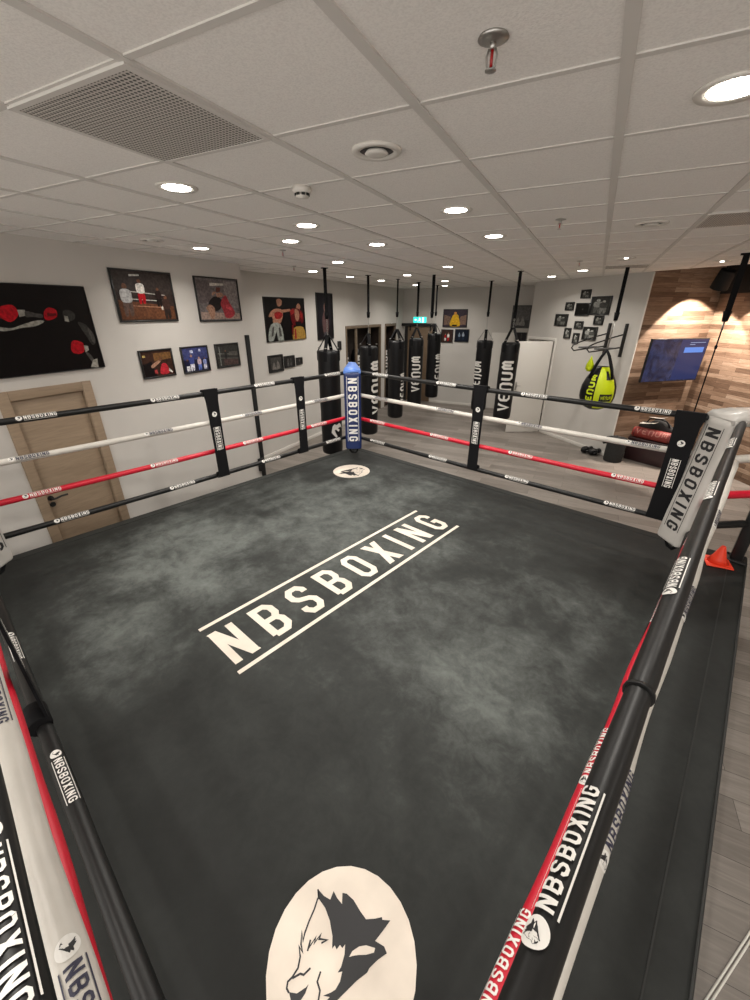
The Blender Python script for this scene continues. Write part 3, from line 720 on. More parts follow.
M_red = mat('red_glass_bulb', (0.35, 0.01, 0.01), 0.2)
sp = thing('sprinkler_head', SPR[0][2], 'sprinkler', (0, 0, CZ))
m = MB().use(M_steel); m.lathe([(0.035, 0), (0.038, -0.005), (0.022, -0.008), (0.012, -0.012)], seg=24); m.build('escutcheon', sp)
m = MB().use(M_steel); m.tube([(0, 0, -0.008), (0, 0, -0.025)], 0.008, 10)
for s in (-1, 1): m.tube([(0.008*s, 0, -0.022), (0.013*s, 0, -0.035), (0.010*s, 0, -0.055), (0.0, 0, -0.062)], 0.0025, 6)
m.lathe([(0, -0.062), (0.014, -0.062), (0.014, -0.064), (0, -0.064)], seg=16); fa_ = m.build('frame_arms', sp)
m = MB().use(M_red); m.tube([(0, 0, -0.024), (0, 0, -0.056)], 0.004, 8); m.build('bulb', fa_)
for i, (x, y, lab) in enumerate(SPR):
    o = sp if i == 0 else copy_tree(sp); o.location = (x, y, CZ); o['label'] = lab

# ================================================================ HANGING BAGS
def bag_body(mb, r, z0, z1):
    mb.use(M_black)
    prof = [(0.0, z0), (r*0.80, z0+0.002), (r*0.95, z0+0.02), (r, z0+0.05)]
    n = 12
    for k in range(1, n): prof.append((r*(1+0.012*math.sin(k*2.1)), z0+0.05+(z1-z0-0.1)*k/n))
    prof += [(r, z1-0.05), (r*0.96, z1-0.015), (r*0.85, z1), (0.0, z1-0.01)]
    mb.lathe(prof, seg=32)
def make_bag(x, y, label, z0=0.30, z1=2.0, r=0.18, face=0.0, text=True, tz=(0.35, 0.8), tsc=1.0, group=None, emblem=False):
    t = thing('heavy_bag', label, 'punching bag', (x, y, 0), face, group)
    m = MB(); bag_body(m, r, z0, z1); bb_ = m.build('bag_body', t)
    m = MB().use(M_web)
    top = z1+0.24
    for k in range(4):
        a = PI/4+k*PI/2; c, s = math.cos(a), math.sin(a); hw = 0.030; px, py = -s*hw, c*hw
        P = [(c*r*1.01, s*r*1.01, z1-0.16), (c*r*1.01, s*r*1.01, z1-0.02), (c*0.02, s*0.02, top)]
        rings = [[(p[0]+px, p[1]+py, p[2]), (p[0]-px, p[1]-py, p[2]), (p[0]-px+c*0.006, p[1]-py+s*0.006, p[2]), (p[0]+px+c*0.006, p[1]+py+s*0.006, p[2])] for p in P]
        m.loft(rings, smooth=False)
    m.build('bag_straps', t)
    for k in range(4):
        m = MB().use(M_steel); a = PI/4+k*PI/2; m.lathe([(0.0, 0), (0.022, 0.002), (0.022, 0.012), (0.0, 0.014)], (math.cos(a)*r*0.86, math.sin(a)*r*0.86, z1+0.035), 10); m.build('buckle', t)
    m = MB().use(M_steel)
    z = top-0.02
    while z < 2.60:
        m.tube([(0.010*math.cos(q), 0.002, z+0.018*math.sin(q)) if int(z*100) % 2 else (0.002, 0.010*math.cos(q), z+0.018*math.sin(q)) for q in [i*PI/4 for i in range(8)]], 0.003, 6, closed=True); z += 0.03
    m.build('chain', t)
    m = MB().use(M_web)
    m.box((-0.026, -0.010, 2.66), (0.026, 0.010, CZ-0.01), 0.003); m.tube([(0, 0, 2.58), (0, 0, 2.68)], 0.034, 12, rad=[0.025, 0.036]); m.box((-0.05, -0.03, CZ-0.012), (0.05, 0.03, CZ-0.0005), 0.003)
    m.build('ceiling_strap', t)
    if text:
        m = MB(); H = 0.23*tsc; tp, tw = text_polys('VEnUM', H, 0.12, 0.028, 0.034); Lt = (z1-z0)*(tz[1]-tz[0]); zb = z0+(z1-z0)*tz[0]
        def fn(xx, yy, l):
            a = -PI/2 - (yy-H/2)/r; rr = r*1.014+0.002+l
            return (rr*math.cos(a), rr*math.sin(a), zb+xx*Lt/tw)
        put(m, tp, M_printw, fn, 0.03); m.build('lettering', bb_)
    if emblem:
        m = MB()
        def fe(xx, yy, l):
            a = -PI/2 + xx/r; rr = r*1.014+0.002
            return (rr*math.cos(a), rr*math.sin(a), 0.75+yy)
        pts = [(-.11,-.02),(-.09,.10),(-.05,.15),(.0,.13),(.06,.16),(.11,.12),(.13,.05),(.08,.08),(.02,.06),(.07,.02),(.03,-.01),(-.02,.04),(-.05,.03),(-.03,-.03),(.01,-.10),(-.02,-.13),(-.06,-.08)]
        b = bmesh.new(); vs = [b.verts.new((p[0]*0.9, p[1]*0.9, 0)) for p in pts]; f = b.faces.new(vs); bmesh.ops.triangulate(b, faces=[f]); bmesh.ops.subdivide_edges(b, edges=b.edges[:], cuts=2, use_grid_fill=True)
        for v in b.verts: v.co = Vector(fe(v.co.x, v.co.y, 0))
        m.use(M_printw); m.merge(b); m.build('emblem', bb_)
    return t
def look(x, y, off=0.0): return math.atan2(y, x)-PI/2+off     # turn local -y to the viewer, then by off
make_bag(-3.94, 6.07, 'black heavy bag hanging left of the blue corner pad, nearest of the row', 0.31, 2.10, 0.185, look(-3.94, 6.07, 0.5), text=False, emblem=True)
make_bag(-3.99, 7.63, 'black heavy bag hanging partly behind the blue corner pad', 0.28, 2.06, 0.185, look(-3.99, 7.63, 0.9), tz=(0.25, 0.85))
make_bag(-3.91, 8.83, 'black heavy bag with its front blank, right of the blue corner pad', 0.39, 2.10, 0.18, look(-3.91, 8.83, 1.25), tz=(0.2, 0.6))
make_bag(-3.87, 9.94, 'black heavy bag with large white lettering partly behind the blank bag', 0.48, 2.09, 0.18, look(-3.87, 9.94, 0.1), tz=(0.22, 0.75))
make_bag(-3.87, 11.28, 'farthest black heavy bag, hanging before the brown sliding door', 0.45, 2.14, 0.18, look(-3.87, 11.28, 1.0), tz=(0.2, 0.7))
make_bag(-2.26, 10.25, 'black heavy bag hanging before the white back door behind the middle rope spacer', 0.44, 2.07, 0.18, look(-2.26, 10.25, -0.75), tz=(0.3, 0.72))
make_bag(-1.30, 8.01, 'black heavy bag with white lettering facing out, rightmost of the long bags', 0.82, 2.19, 0.16, look(-1.3, 8.01, 0.0), tz=(0.12, 0.78), tsc=0.95)
t = thing('hanging_strap', 'empty black ceiling strap with hook, between the long bags', 'strap', (-2.81, 7.97, 0))
m = MB().use(M_web); m.box((-0.028, -0.010, 2.66), (0.028, 0.010, CZ-0.01), 0.003); m.tube([(0, 0, 2.58), (0, 0, 2.68)], 0.034, 12, rad=[0.025, 0.038]); m.build('webbing', t)
m = MB().use(M_steel); m.tube([(0, 0, 2.59), (0, 0, 2.54), (0.02, 0, 2.51), (0.02, 0, 2.48), (0, 0, 2.465), (-0.015, 0, 2.48)], 0.004, 8); m.build('hook', t)

# teardrop bag
tx, ty = 0.26, 8.0
t = thing('teardrop_bag', 'black and neon yellow teardrop punching bag hanging before the gallery wall', 'punching bag', (tx-0.02, ty, 0), look(tx, ty, 0.0))
def tear_prof(r): return [(0.0, 1.15), (r*0.35, 1.16), (r*0.65, 1.20), (r*0.88, 1.27), (r*0.99, 1.37), (r, 1.45), (r*0.96, 1.55), (r*0.82, 1.66), (r*0.62, 1.76), (r*0.42, 1.83), (r*0.36, 1.86), (0.0, 1.87)]
r = 0.275
m = MB()
seg = 40; prof = tear_prof(r)
m.use(M_black); m.use(M_yellow)
vr = [[m.bm.verts.new((q*math.cos(2*PI*j/seg), q*math.sin(2*PI*j/seg), z)) for j in range(seg)] for q, z in prof]
for i in range(len(vr)-1):
    for j in range(seg):
        a = (j+0.5)*360/seg        # -y (270) faces the viewer; yellow from 262 to 330
        f = m.bm.faces.new((vr[i][j], vr[i][(j+1) % seg], vr[i+1][(j+1) % seg], vr[i+1][j])); f.smooth = True
        f.material_index = 1 if (265 < a < 335 and 1 < i < 10) or (85 < a < 155 and 1 < i < 10) else 0
bmesh.ops.remove_doubles(m.bm, verts=m.bm.verts, dist=0.0005)
m.build('bag_body', t)
m = MB()
def rad_at(z):
    for (r0, z0), (r1, z1) in zip(prof[:-1], prof[1:]):
        if z0 <= z <= z1 and z1 > z0: return r0+(r1-r0)*(z-z0)/(z1-z0)
    return 0.1
tp, tw = text_polys('VEnUM', 0.11, 0.09, 0.02, 0.026)
def ft(x, y, l): z = 1.22+x*0.52/tw; a = -PI/2-0.42-(y-0.05)/0.28; q = rad_at(z)+0.006+l; return (q*math.cos(a), q*math.sin(a), z)
b = [p for p in tp]; put(m, b, M_yellow, ft, 0.02)
m.build('lettering', t)
m = MB()
def fb(x, y, l): z = 1.33+y; a = -PI/2+0.16+x/0.29; q = rad_at(z)+0.004+l; return (q*math.cos(a), q*math.sin(a), z)
put(m, [rect(x/10*0.22, 0, (x+1)/10*0.22, 0.12) for x in range(10)], M_printk, fb, 0.03)
tp, tw = text_polys('VEnUM', 0.06, 0.05, 0.012, 0.012)
put(m, [[Vector((0.02+q[0]*0.18/tw, 0.03+q[1])) for q in p] for p in tp], M_yellow, fb, 0.03, 0.003)
put(m, [rect(0.08, 0.34, 0.16, 0.47)], M_printk, fb, 0.03)
m.build('badge', t)
m = MB().use(M_web)
for k in range(4):
    a = PI/4+k*PI/2; c, s = math.cos(a), math.sin(a)
    m.tube([(c*0.24, s*0.24, 1.68), (c*0.20, s*0.20, 1.80), (c*0.08, s*0.08, 2.02), (0, 0, 2.12)], 0.02, 8, rad=[0.02, 0.024, 0.022, 0.018])
m.build('bag_straps', t)
m = MB().use(M_yellow)
m.loft([[(-0.20-w_, -0.10, z), (-0.20, -0.11, z), (-0.20+w_, -0.10, z), (-0.20, -0.08, z)] for z, w_ in ((1.78, 0.03), (1.83, 0.065), (1.90, 0.055), (1.98, 0.02), (2.03, 0.004))])
m.build('yellow_flap', t)
m = MB().use(M_steel)
m.tube([(0, 0, 2.10), (0.01, 0, 2.36), (0.02, 0, 2.60)], 0.009, 8); m.build('chain', t)
m = MB().use(M_web); m.tube([(0.02, 0, 2.56), (0.022, 0, 2.68)], 0.03, 12, rad=[0.028, 0.04]); m.box((-0.005, -0.012, 2.66), (0.05, 0.012, CZ-0.005), 0.003); m.build('ceiling_strap', t)

# strap with thin rope at the right
t = thing('hanging_strap', 'black ceiling strap with a thin dark cord hanging before the wood clad corner', 'strap', (1.41, 6.81, 0), look(1.41, 6.81))
m = MB().use(M_web); m.box((-0.032, -0.012, 2.68), (0.032, 0.012, CZ-0.005), 0.003); m.tube([(0, 0, 2.58), (0, 0, 2.70)], 0.04, 12, rad=[0.03, 0.045]); m.box((-0.06, -0.03, CZ-0.02), (0.06, 0.03, CZ-0.001), 0.003); m.build('webbing', t)
m = MB().use(M_steel); m.tube([(0, 0, 2.58), (0, 0, 2.48)], 0.010, 8); m.build('swivel', t)
m = MB().use(M_web); m.tube([(0, 0, 2.49), (0, 0, 1.9), (0.0, 0, 0.9)], 0.008, 8); m.lathe([(0.008, 2.26), (0.016, 2.27), (0.016, 2.30), (0.008, 2.31)], seg=12); m.build('cord', t)

# dip station on the gallery wall
def GW(s, out, z=0.0): p = A+wd_*s+wn*out; return Vector((p.x, p.y, z))
t = thing('dip_station', 'black wall mounted dip station with two looped bars above the teardrop bag', 'exercise station', GW(1.55, 0.0, 2.13), ANG)
m = MB().use(M_blackmetal)
for x in (-0.17, 0.20): m.box((x-0.02, -0.05, -0.22), (x+0.02, -0.001, 0.36), 0.004)
m.build('upright', t)
for x in (-0.17, 0.20):
    m = MB().use(M_blackmetal)
    m.tube([(x, -0.03, 0.18), (x, -0.30, 0.13), (x, -0.72, 0.03), (x, -0.83, -0.01), (x, -0.86, -0.06), (x, -0.80, -0.11), (x, -0.30, -0.07), (x, -0.03, -0.05)], 0.012, 10); m.build('looped_bar', t)
m = MB().use(mat('grey_foam', (0.12, 0.12, 0.12), 0.7))
for x in (-0.17, 0.20): m.box((x-0.045, -0.66, -0.075), (x+0.045, -0.25, -0.045), 0.012)
m.build('arm_pads', t)
# ================================================================ PICTURES
CC = {}
def pc(c):
    if c not in CC: CC[c] = mat('photo_tone_%02x%02x%02x' % c, tuple(((v/255)**2.2) for v in c), 0.35, spec=0.25, noise=0.42, scale=42)
    return CC[c]
def blob(pts, n=3):
    """closed smooth curve through pts"""
    out = []; k = len(pts)
    for i in range(k):
        p0, p1, p2, p3 = (Vector(pts[(i+j-1) % k]) for j in range(4))
        for s in range(n):
            t = s/n; out.append(0.5*((2*p1)+(p2-p0)*t+(2*p0-5*p1+4*p2-p3)*t*t+(3*p1-p0-3*p2+p3)*t**3))
    return out
def picture(label, loc, rz, w, h, bg, shapes, group=None, fr=0.018, name='framed_picture', cat='picture', dp=0.025):
    t = thing(name, label, cat, loc, rz, group)
    m = MB().use(M_frame)
    for lo, hi in (((-w/2, -h/2), (w/2, -h/2+fr)), ((-w/2, h/2-fr), (w/2, h/2)), ((-w/2, -h/2+fr), (-w/2+fr, h/2-fr)), ((w/2-fr, -h/2+fr), (w/2, h/2-fr))):
        m.box((lo[0], -dp, lo[1]), (hi[0], -0.001, hi[1]), 0.002, 1)
    m.build('frame', t)
    m = MB(); iw, ih = w-2*fr, h-2*fr
    def fn(x, y, l): return (-iw/2+x*iw, -dp*0.55-l, -ih/2+y*ih)
    put(m, [rect(0, 0, 1, 1)], pc(bg), fn)
    for i, (c, pts) in enumerate(shapes): put(m, [pts if len(pts) <= 4 else blob(pts)], pc(c), fn, None, 0.0004*(i+1))
    m.build('print', t); return t
def figure(cx, cy, s, skin, top, bot, lean=0.0, sx=0.72):
    """small standing figure made of blobs (unit picture coordinates)"""
    q = lambda x, y: (cx+(x+lean*y)*s*sx, cy+y*s)
    return [(bot, [q(-.14, .45), q(.14, .45), q(.17, .2), q(.13, .0), q(.03, .0), q(.0, .25), q(-.05, .0), q(-.16, .0)]),
            (top, [q(-.15, .42), q(.15, .42), q(.2, .62), q(.17, .78), q(0, .83), q(-.17, .78), q(-.2, .62)]),
            (skin, [q(-.06, .84), q(.06, .84), q(.085, .93), q(0, 1.0), q(-.085, .93)])]
G1, G2, RED, DRED, SK, SKD = (142, 140, 132), (70, 68, 66), (160, 20, 32), (88, 18, 22), (160, 122, 102), (104, 72, 56)
KK = (14, 10, 12)
# big canvas, cut by the left picture edge
G3, SKM, RDM, WM, GM = (52, 52, 50), (150, 108, 88), (132, 34, 34), (136, 140, 134), (150, 118, 58)
big = [ (RED, [(0.574, 0.767), (0.62, 0.78), (0.637, 0.728), (0.632, 0.663), (0.592, 0.598), (0.557, 0.637), (0.517, 0.702)]),
 (G1, [(0.637, 0.728), (0.672, 0.728), (0.666, 0.663), (0.637, 0.65)]),
 (G2, [(0.672, 0.715), (0.717, 0.689), (0.746, 0.676), (0.74, 0.637), (0.7, 0.65), (0.666, 0.65)]),
 (G1, [(0.511, 0.559), (0.54, 0.546), (0.586, 0.533), (0.643, 0.572), (0.712, 0.611), (0.746, 0.598), (0.695, 0.546), (0.632, 0.533), (0.574, 0.507), (0.534, 0.507)]),
 (RED, [(0.757, 0.702), (0.786, 0.754), (0.82, 0.728), (0.815, 0.65), (0.775, 0.611), (0.752, 0.624)]),
 (DRED, [(0.769, 0.689), (0.815, 0.689), (0.815, 0.663), (0.769, 0.65)]),
 (G3, [(0.855, 0.715), (0.883, 0.728), (0.912, 0.689), (0.906, 0.624), (0.878, 0.598), (0.849, 0.637)]),
 (G1, [(0.855, 0.663), (0.872, 0.65), (0.872, 0.585), (0.849, 0.598)]),
 (G3, [(0.918, 0.585), (0.958, 0.546), (0.986, 0.428), (0.986, 0.324), (0.963, 0.298), (0.946, 0.389), (0.923, 0.52)]),
 (G2, [(0.963, 0.52), (0.986, 0.428), (0.986, 0.324), (0.969, 0.337), (0.963, 0.441)]),
 (RED, [(0.849, 0.337), (0.872, 0.363), (0.912, 0.324), (0.906, 0.22), (0.866, 0.194), (0.838, 0.233)]),
 (G1, [(0.912, 0.298), (0.935, 0.285), (0.935, 0.233), (0.912, 0.207)]),
 (G2, [(0.912, 0.207), (0.935, 0.181), (0.952, 0.077), (0.946, 0.038), (0.929, 0.103)]),
 (G1, [(0.941, 0.103), (0.969, 0.116), (0.963, -0.001), (0.918, 0.012)]) ]
picture('large black picture of boxers with red gloves cut by the left edge', (XL, 1.90, 2.535), PI/2, 1.76, 0.78, KK, big, fr=0.006, name='wall_picture')
def PF(label, y0, y1, z0, z1, bg, sh, x=XL, **k): return picture(label, (x, (y0+y1)/2, (z0+z1)/2), PI/2, y1-y0, z1-z0, bg, sh, **k)
ringsc = [((96, 62, 44), [(.02,.02),(.98,.02),(.98,.30),(.02,.42)]), ((58, 52, 50), [(.0,.62),(1,.55),(1,.98),(0,.98)]), ((190,190,185), [(.28,.90),(.45,.92),(.45,.95),(.28,.94)]),
  ((180,178,172), [(.10,.60),(.85,.53),(.85,.55),(.10,.62)]), ((180,178,172), [(.10,.44),(.85,.40),(.85,.42),(.10,.46)]), ((150,110,90), [(.10,.30),(.90,.26),(.90,.28),(.10,.32)]), ((185,182,175), [(.74,.22),(.77,.22),(.77,.56),(.74,.56)])] \
  + figure(.16, .10, .66, SKD, (170,170,170), (88,72,66)) + figure(.42, .36, .50, SKD, (215,212,205), (165,24,34)) + figure(.84, .04, .5, SKD, (60,44,40), (44,36,34)) + figure(.72, .30, .4, SKD, (40,30,30), (30,26,26))
PF('black framed photograph of a ring with boxer in red shorts above the oak door side', 3.08, 3.84, 2.585, 3.115, (52, 44, 42), ringsc)
clin = [((200, 195, 185), [(.30,.82),(.70,.86),(.70,.90),(.30,.90)]), ((125,118,116), [(.62,.30),(.98,.30),(.98,.96),(.66,.96)]), ((92,84,84), [(.02,.40),(.32,.45),(.32,.95),(.02,.95)]),
  ((150,130,120), [(.02,.02),(.98,.02),(.98,.16),(.02,.20)]), ((28,24,26), [(.25,.45),(.40,.58),(.56,.50),(.50,.28),(.36,.22),(.24,.32)]), (SK, [(.24,.04),(.32,.05),(.36,.28),(.26,.38),(.16,.30),(.20,.20)]),
  (SK, [(.36,.60),(.44,.66),(.46,.56),(.62,.60),(.56,.68),(.46,.66),(.40,.70),(.34,.64)]), ((152,52,60), [(.52,.42),(.66,.62),(.74,.44),(.86,.18),(.74,.05),(.60,.06),(.56,.24)]), ((190,70,78), [(.66,.40),(.80,.30),(.78,.22),(.64,.30)]), ((90,50,42), [(.44,.68),(.54,.70),(.56,.80),(.46,.80)])]
PF('black framed photograph of two boxers in a clinch, one in pink red shorts', 4.18, 4.95, 2.57, 3.11, (104, 98, 98), clin)
tri = [((24, 20, 22), [(.0,.0),(.4,.0),(.3,.6),(0,.5)]), ((110,80,50), [(.40,.60),(.98,.66),(.98,.92),(.40,.92)]), ((170,150,90), [(.05,.78),(.14,.78),(.14,.86),(.05,.86)]), ((175,45,55), [(.52,.10),(.62,.46),(.78,.44),(.84,.12),(.70,.04)]), (SK, [(.30,.34),(.48,.46),(.60,.58),(.52,.62),(.36,.52),(.26,.42)]), (SKD, [(.56,.60),(.64,.60),(.65,.72),(.57,.72)]), ((190,190,185), [(.82,.16),(.92,.06),(.95,.10),(.84,.28)]), ((150,60,60), [(.34,.10),(.44,.10),(.42,.26),(.34,.26)])]
PF('small framed photograph with red figure, leftmost of the lower three on the left wall', 3.20, 3.65, 1.955, 2.28, (58, 40, 34), tri)
blu = [((60, 66, 110), [(0,.5),(1,.5),(1,1),(0,1)]), ((190,195,220), [(.30,.78),(.42,.78),(.42,.90),(.30,.90)]), ((190,195,220), [(.66,.82),(.74,.82),(.74,.92),(.66,.92)])] + figure(.32, .05, .68, SK, (60,70,130), (205,205,215)) + figure(.62, .05, .56, SK, (190,170,180), (90,110,180)) + figure(.84, .06, .5, SKD, (130,140,190), (205,205,220)) + figure(.14, .05, .5, SKD, (30,32,60), (210,210,215))
PF('small framed bluish photograph of boxers, middle of the lower three on the left wall', 3.78, 4.22, 1.945, 2.28, (34, 36, 58), blu)
dk = [((120,122,118), [(.12,.05),(.16,.05),(.16,.90),(.12,.90)]), ((120,122,118), [(.05,.60),(.98,.50),(.98,.52),(.05,.63)]), ((100,102,98), [(.05,.40),(.98,.30),(.98,.32),(.05,.43)]), ((86,84,80), [(.55,.50),(.95,.46),(.95,.66),(.55,.66)]), ((74,60,58), [(.3,.05),(.95,.02),(.95,.28),(.3,.36)])] + figure(.40, .35, .4, SKD, (44,44,42), (36,36,36))
PF('small dark framed ring photograph, rightmost of the lower three on the left wall', 4.35, 4.80, 1.955, 2.28, (54, 54, 52), dk)
duo = [ (SKM, [(0.298, 0.937), (0.372, 0.977), (0.43, 0.924), (0.405, 0.83), (0.323, 0.804)]),
 (SKM, [(0.142, 0.684), (0.265, 0.75), (0.414, 0.724), (0.422, 0.577), (0.339, 0.403), (0.183, 0.403), (0.166, 0.563), (0.084, 0.563)]),
 (SKM, [(0.397, 0.724), (0.611, 0.75), (0.644, 0.697), (0.422, 0.657)]),
 (RDM, [(0.224, 0.644), (0.323, 0.684), (0.422, 0.63), (0.364, 0.523), (0.241, 0.523)]),
 (WM, [(0.117, 0.39), (0.348, 0.39), (0.397, 0.003), (0.265, 0.003), (0.232, 0.216), (0.142, 0.016), (0.026, 0.043)]),
 (G2, [(0.142, 0.323), (0.191, 0.336), (0.15, 0.123), (0.1, 0.109)]),
 (G2, [(0.29, 0.31), (0.331, 0.323), (0.356, 0.109), (0.298, 0.096)]),
 (SKM, [(0.784, 0.804), (0.842, 0.884), (0.9, 0.817), (0.875, 0.737), (0.792, 0.737)]),
 (DRED, [(0.628, 0.724), (0.801, 0.764), (0.941, 0.67), (0.957, 0.457), (0.883, 0.377), (0.685, 0.35), (0.619, 0.537)]),
 (SKM, [(0.735, 0.724), (0.817, 0.724), (0.858, 0.603), (0.809, 0.457), (0.743, 0.497)]),
 (RDM, [(0.603, 0.697), (0.694, 0.764), (0.735, 0.657), (0.636, 0.603)]),
 (RDM, [(0.883, 0.684), (0.941, 0.63), (0.932, 0.497), (0.858, 0.55)]),
 (KK, [(0.727, 0.43), (0.891, 0.443), (0.883, 0.296), (0.735, 0.296)]),
 (GM, [(0.677, 0.283), (0.932, 0.296), (0.99, 0.003), (0.825, -0.011), (0.636, 0.003)]),
 (DRED, [(0.628, 0.363), (0.685, 0.363), (0.652, 0.083), (0.619, 0.163)]),
 (RDM, [(0.694, 0.256), (0.735, 0.256), (0.735, 0.016), (0.685, 0.016)]) ]
PF('large picture of two boxers punching with red gloves against black', 6.27, 7.50, 2.17, 2.935, KK, duo, x=XL2, fr=0.008, name='wall_picture')
por = [((30, 28, 34), [(.1,.3),(.9,.3),(.9,.97),(.1,.97)]), ((88,66,66), [(.3,.42),(.45,.62),(.62,.60),(.74,.42),(.66,.12),(.40,.10)]), ((120,92,88), [(.44,.64),(.56,.64),(.58,.76),(.50,.80),(.42,.74)]), ((60,60,64), [(.35,.05),(.7,.05),(.62,.16),(.42,.16)])]
PF('tall portrait framed picture half hidden behind the strap of the nearest bag', 7.94, 8.59, 2.115, 3.055, (24, 20, 24), por, x=XL2)
gry = [((64, 62, 60), [(.1,.1),(.9,.1),(.9,.9),(.1,.9)]), ((108,104,100), [(.2,.15),(.35,.6),(.5,.2),(.62,.7),(.8,.2),(.6,.1),(.4,.1)])]
PF('small dark framed photograph, leftmost of the row under the two boxers picture', 6.24, 6.675, 1.62, 1.935, (40, 38, 38), gry, x=XL2)
PF('small dark framed photograph, middle of the row under the two boxers picture', 6.71, 7.05, 1.66, 1.885, (44, 42, 42), figure(.35, .1, .7, (110,105,100), (80,78,76), (100,98,96))+figure(.65, .1, .7, (110,105,100), (60,58,56), (90,88,86)), x=XL2)
PF('tiny dark framed photograph, rightmost of the row under the two boxers picture', 7.10, 7.31, 1.68, 1.825, (44, 42, 42), figure(.5, .1, .8, (120,112,108), (90,86,84), (60,58,56)), x=XL2)
PF('tiny dark framed picture beside the wardrobe behind the nearest bag', 8.76, 8.91, 1.845, 2.05, (36, 34, 34), figure(.5, .1, .8, (90,86,84), (70,66,64), (60,58,56)), x=XL2)
def PB(label, x0, x1, z0, z1, bg, sh): return picture(label, ((x0+x1)/2, YB, (z0+z1)/2), 0, x1-x0, z1-z0, bg, sh)
PB('framed colour picture of a figure in yellow on the back wall', -4.12, -3.385, 2.26, 2.75, (58, 50, 60), [((110,90,80), [(.02,.10),(.30,.12),(.30,.60),(.02,.70)]), ((120,96,84), [(.72,.10),(.98,.12),(.98,.70),(.72,.60)]), ((205,160,40), [(.30,.05),(.36,.55),(.44,.72),(.60,.72),(.66,.55),(.72,.05)]), ((190,130,70), [(.46,.72),(.54,.72),(.56,.84),(.50,.88),(.45,.84)]), ((24,16,20), [(.38,.02),(.62,.02),(.60,.12),(.40,.12)])])
PB('small framed picture with red and white, lower left under the yellow figure picture', -4.15, -3.77, 1.83, 2.20, (60, 44, 40), figure(.35, .1, .6, SK, RED, (210,205,200))+figure(.62, .1, .7, SK, (220,215,210), (170,40,40)))
PB('small framed bluish picture, lower right under the yellow figure picture', -3.72, -3.29, 1.86, 2.215, (26, 32, 44), figure(.3, .15, .6, (150,160,170), (120,135,150), (40,50,66))+figure(.6, .15, .65, (150,160,170), (140,150,165), (40,50,66)))
PB('grey framed photograph on the back wall behind the rightmost long bag strap', -2.135, -1.645, 2.27, 2.84, (92, 90, 88), [((60,58,58), [(.02,.02),(.98,.02),(.98,.35),(.02,.30)]), ((128,126,122), [(.2,.1),(.35,.48),(.48,.2),(.60,.52),(.78,.12),(.6,.08),(.4,.1)])])
PB('small dark framed picture on the back wall beside the rightmost long bag', -1.95, -1.67, 1.90, 2.16, (34, 30, 32), figure(.5, .1, .8, (90,84,80), (60,56,54), (50,48,46)))
cl = [('topmost small', .50, .75, 2.93, 3.09), ('small dark left upper', .13, .37, 2.71, 2.87), ('near black middle', .43, .80, 2.61, 2.85), ('largest', .80, 1.28, 2.63, 2.96), ('leftmost', -.11, .26, 2.40, 2.64),
      ('small centre', .48, .71, 2.36, 2.51), ('small dark right', .96, 1.19, 2.45, 2.62), ('lower left narrow', .23, .42, 2.16, 2.37), ('lowest narrow', .50, .67, 2.07, 2.28), ('bright lower right', .74, 1.10, 2.16, 2.41)]
for i, (nm, s0, s1, z0, z1) in enumerate(cl):
    p = GW((s0+s1)/2, 0.0, (z0+z1)/2)
    br = 200 if 'bright' in nm or 'narrow' in nm else 60 if 'near black' in nm else 150
    g = lambda v: (v, v, int(v*0.97))
    sh = [] if 'near black' in nm else figure(.36, .06, .85, g(br), g(int(br*0.8)), g(int(br*0.5)), sx=1.4)+figure(.68, .04, .78, g(br), g(int(br*0.4)), g(int(br*0.7)), sx=1.4)
    if 'near black' in nm: sh = [((70, 68, 68), [(.45,.5),(.5,.6),(.56,.55),(.54,.45),(.48,.42)])]
    picture('%s black framed photograph of the cluster on the gallery wall' % nm, p, ANG, s1-s0, z1-z0, g(46) if br > 60 else g(20), sh, fr=0.022)

# emergency exit sign
t = thing('exit_sign', 'glowing green emergency exit sign above the brown sliding door', 'sign', (-4.84, YB, 2.455))
m = MB().use(M_whitepaint); m.box((-0.22, -0.05, -0.09), (0.22, -0.001, 0.09), 0.004); m.build('housing', t)
m = MB(); GE = mat('green_sign_light', (0.0, 0.4, 0.3), 0.4, emit=(0.02, 0.75, 0.62), estr=1.6); WE = mat('white_sign_light', (1, 1, 1), 0.4, emit=(0.6, 1, 0.95), estr=2.2)
fs = lambda x, y, l: (x, -0.051-l, y)
put(m, [rect(-0.21, -0.08, 0.21, 0.08)], GE, fs)
run = [[(-.02,.06),(.01,.06),(.01,.035),(-.02,.035)], [(-.05,.03),(.02,.03),(.03,.02),(.0,-.01),(.03,-.03),(.02,-.07),(.005,-.07),(.01,-.035),(-.02,-.015),(-.04,-.04),(-.08,-.04),(-.08,-.028),(-.045,-.025),(-.02,.005),(-.025,.02),(-.05,.01)]]
put(m, run, WE, fs, None, 0.001)
put(m, [rect(0.07, -0.07, 0.13, 0.065), ], WE, fs, None, 0.001)
put(m, [[(-.18,0),(-.14,.035),(-.14,.012),(-.10,.012),(-.10,-.012),(-.14,-.012),(-.14,-.035)]], WE, fs, None, 0.001)
m.build('sign_face', t)

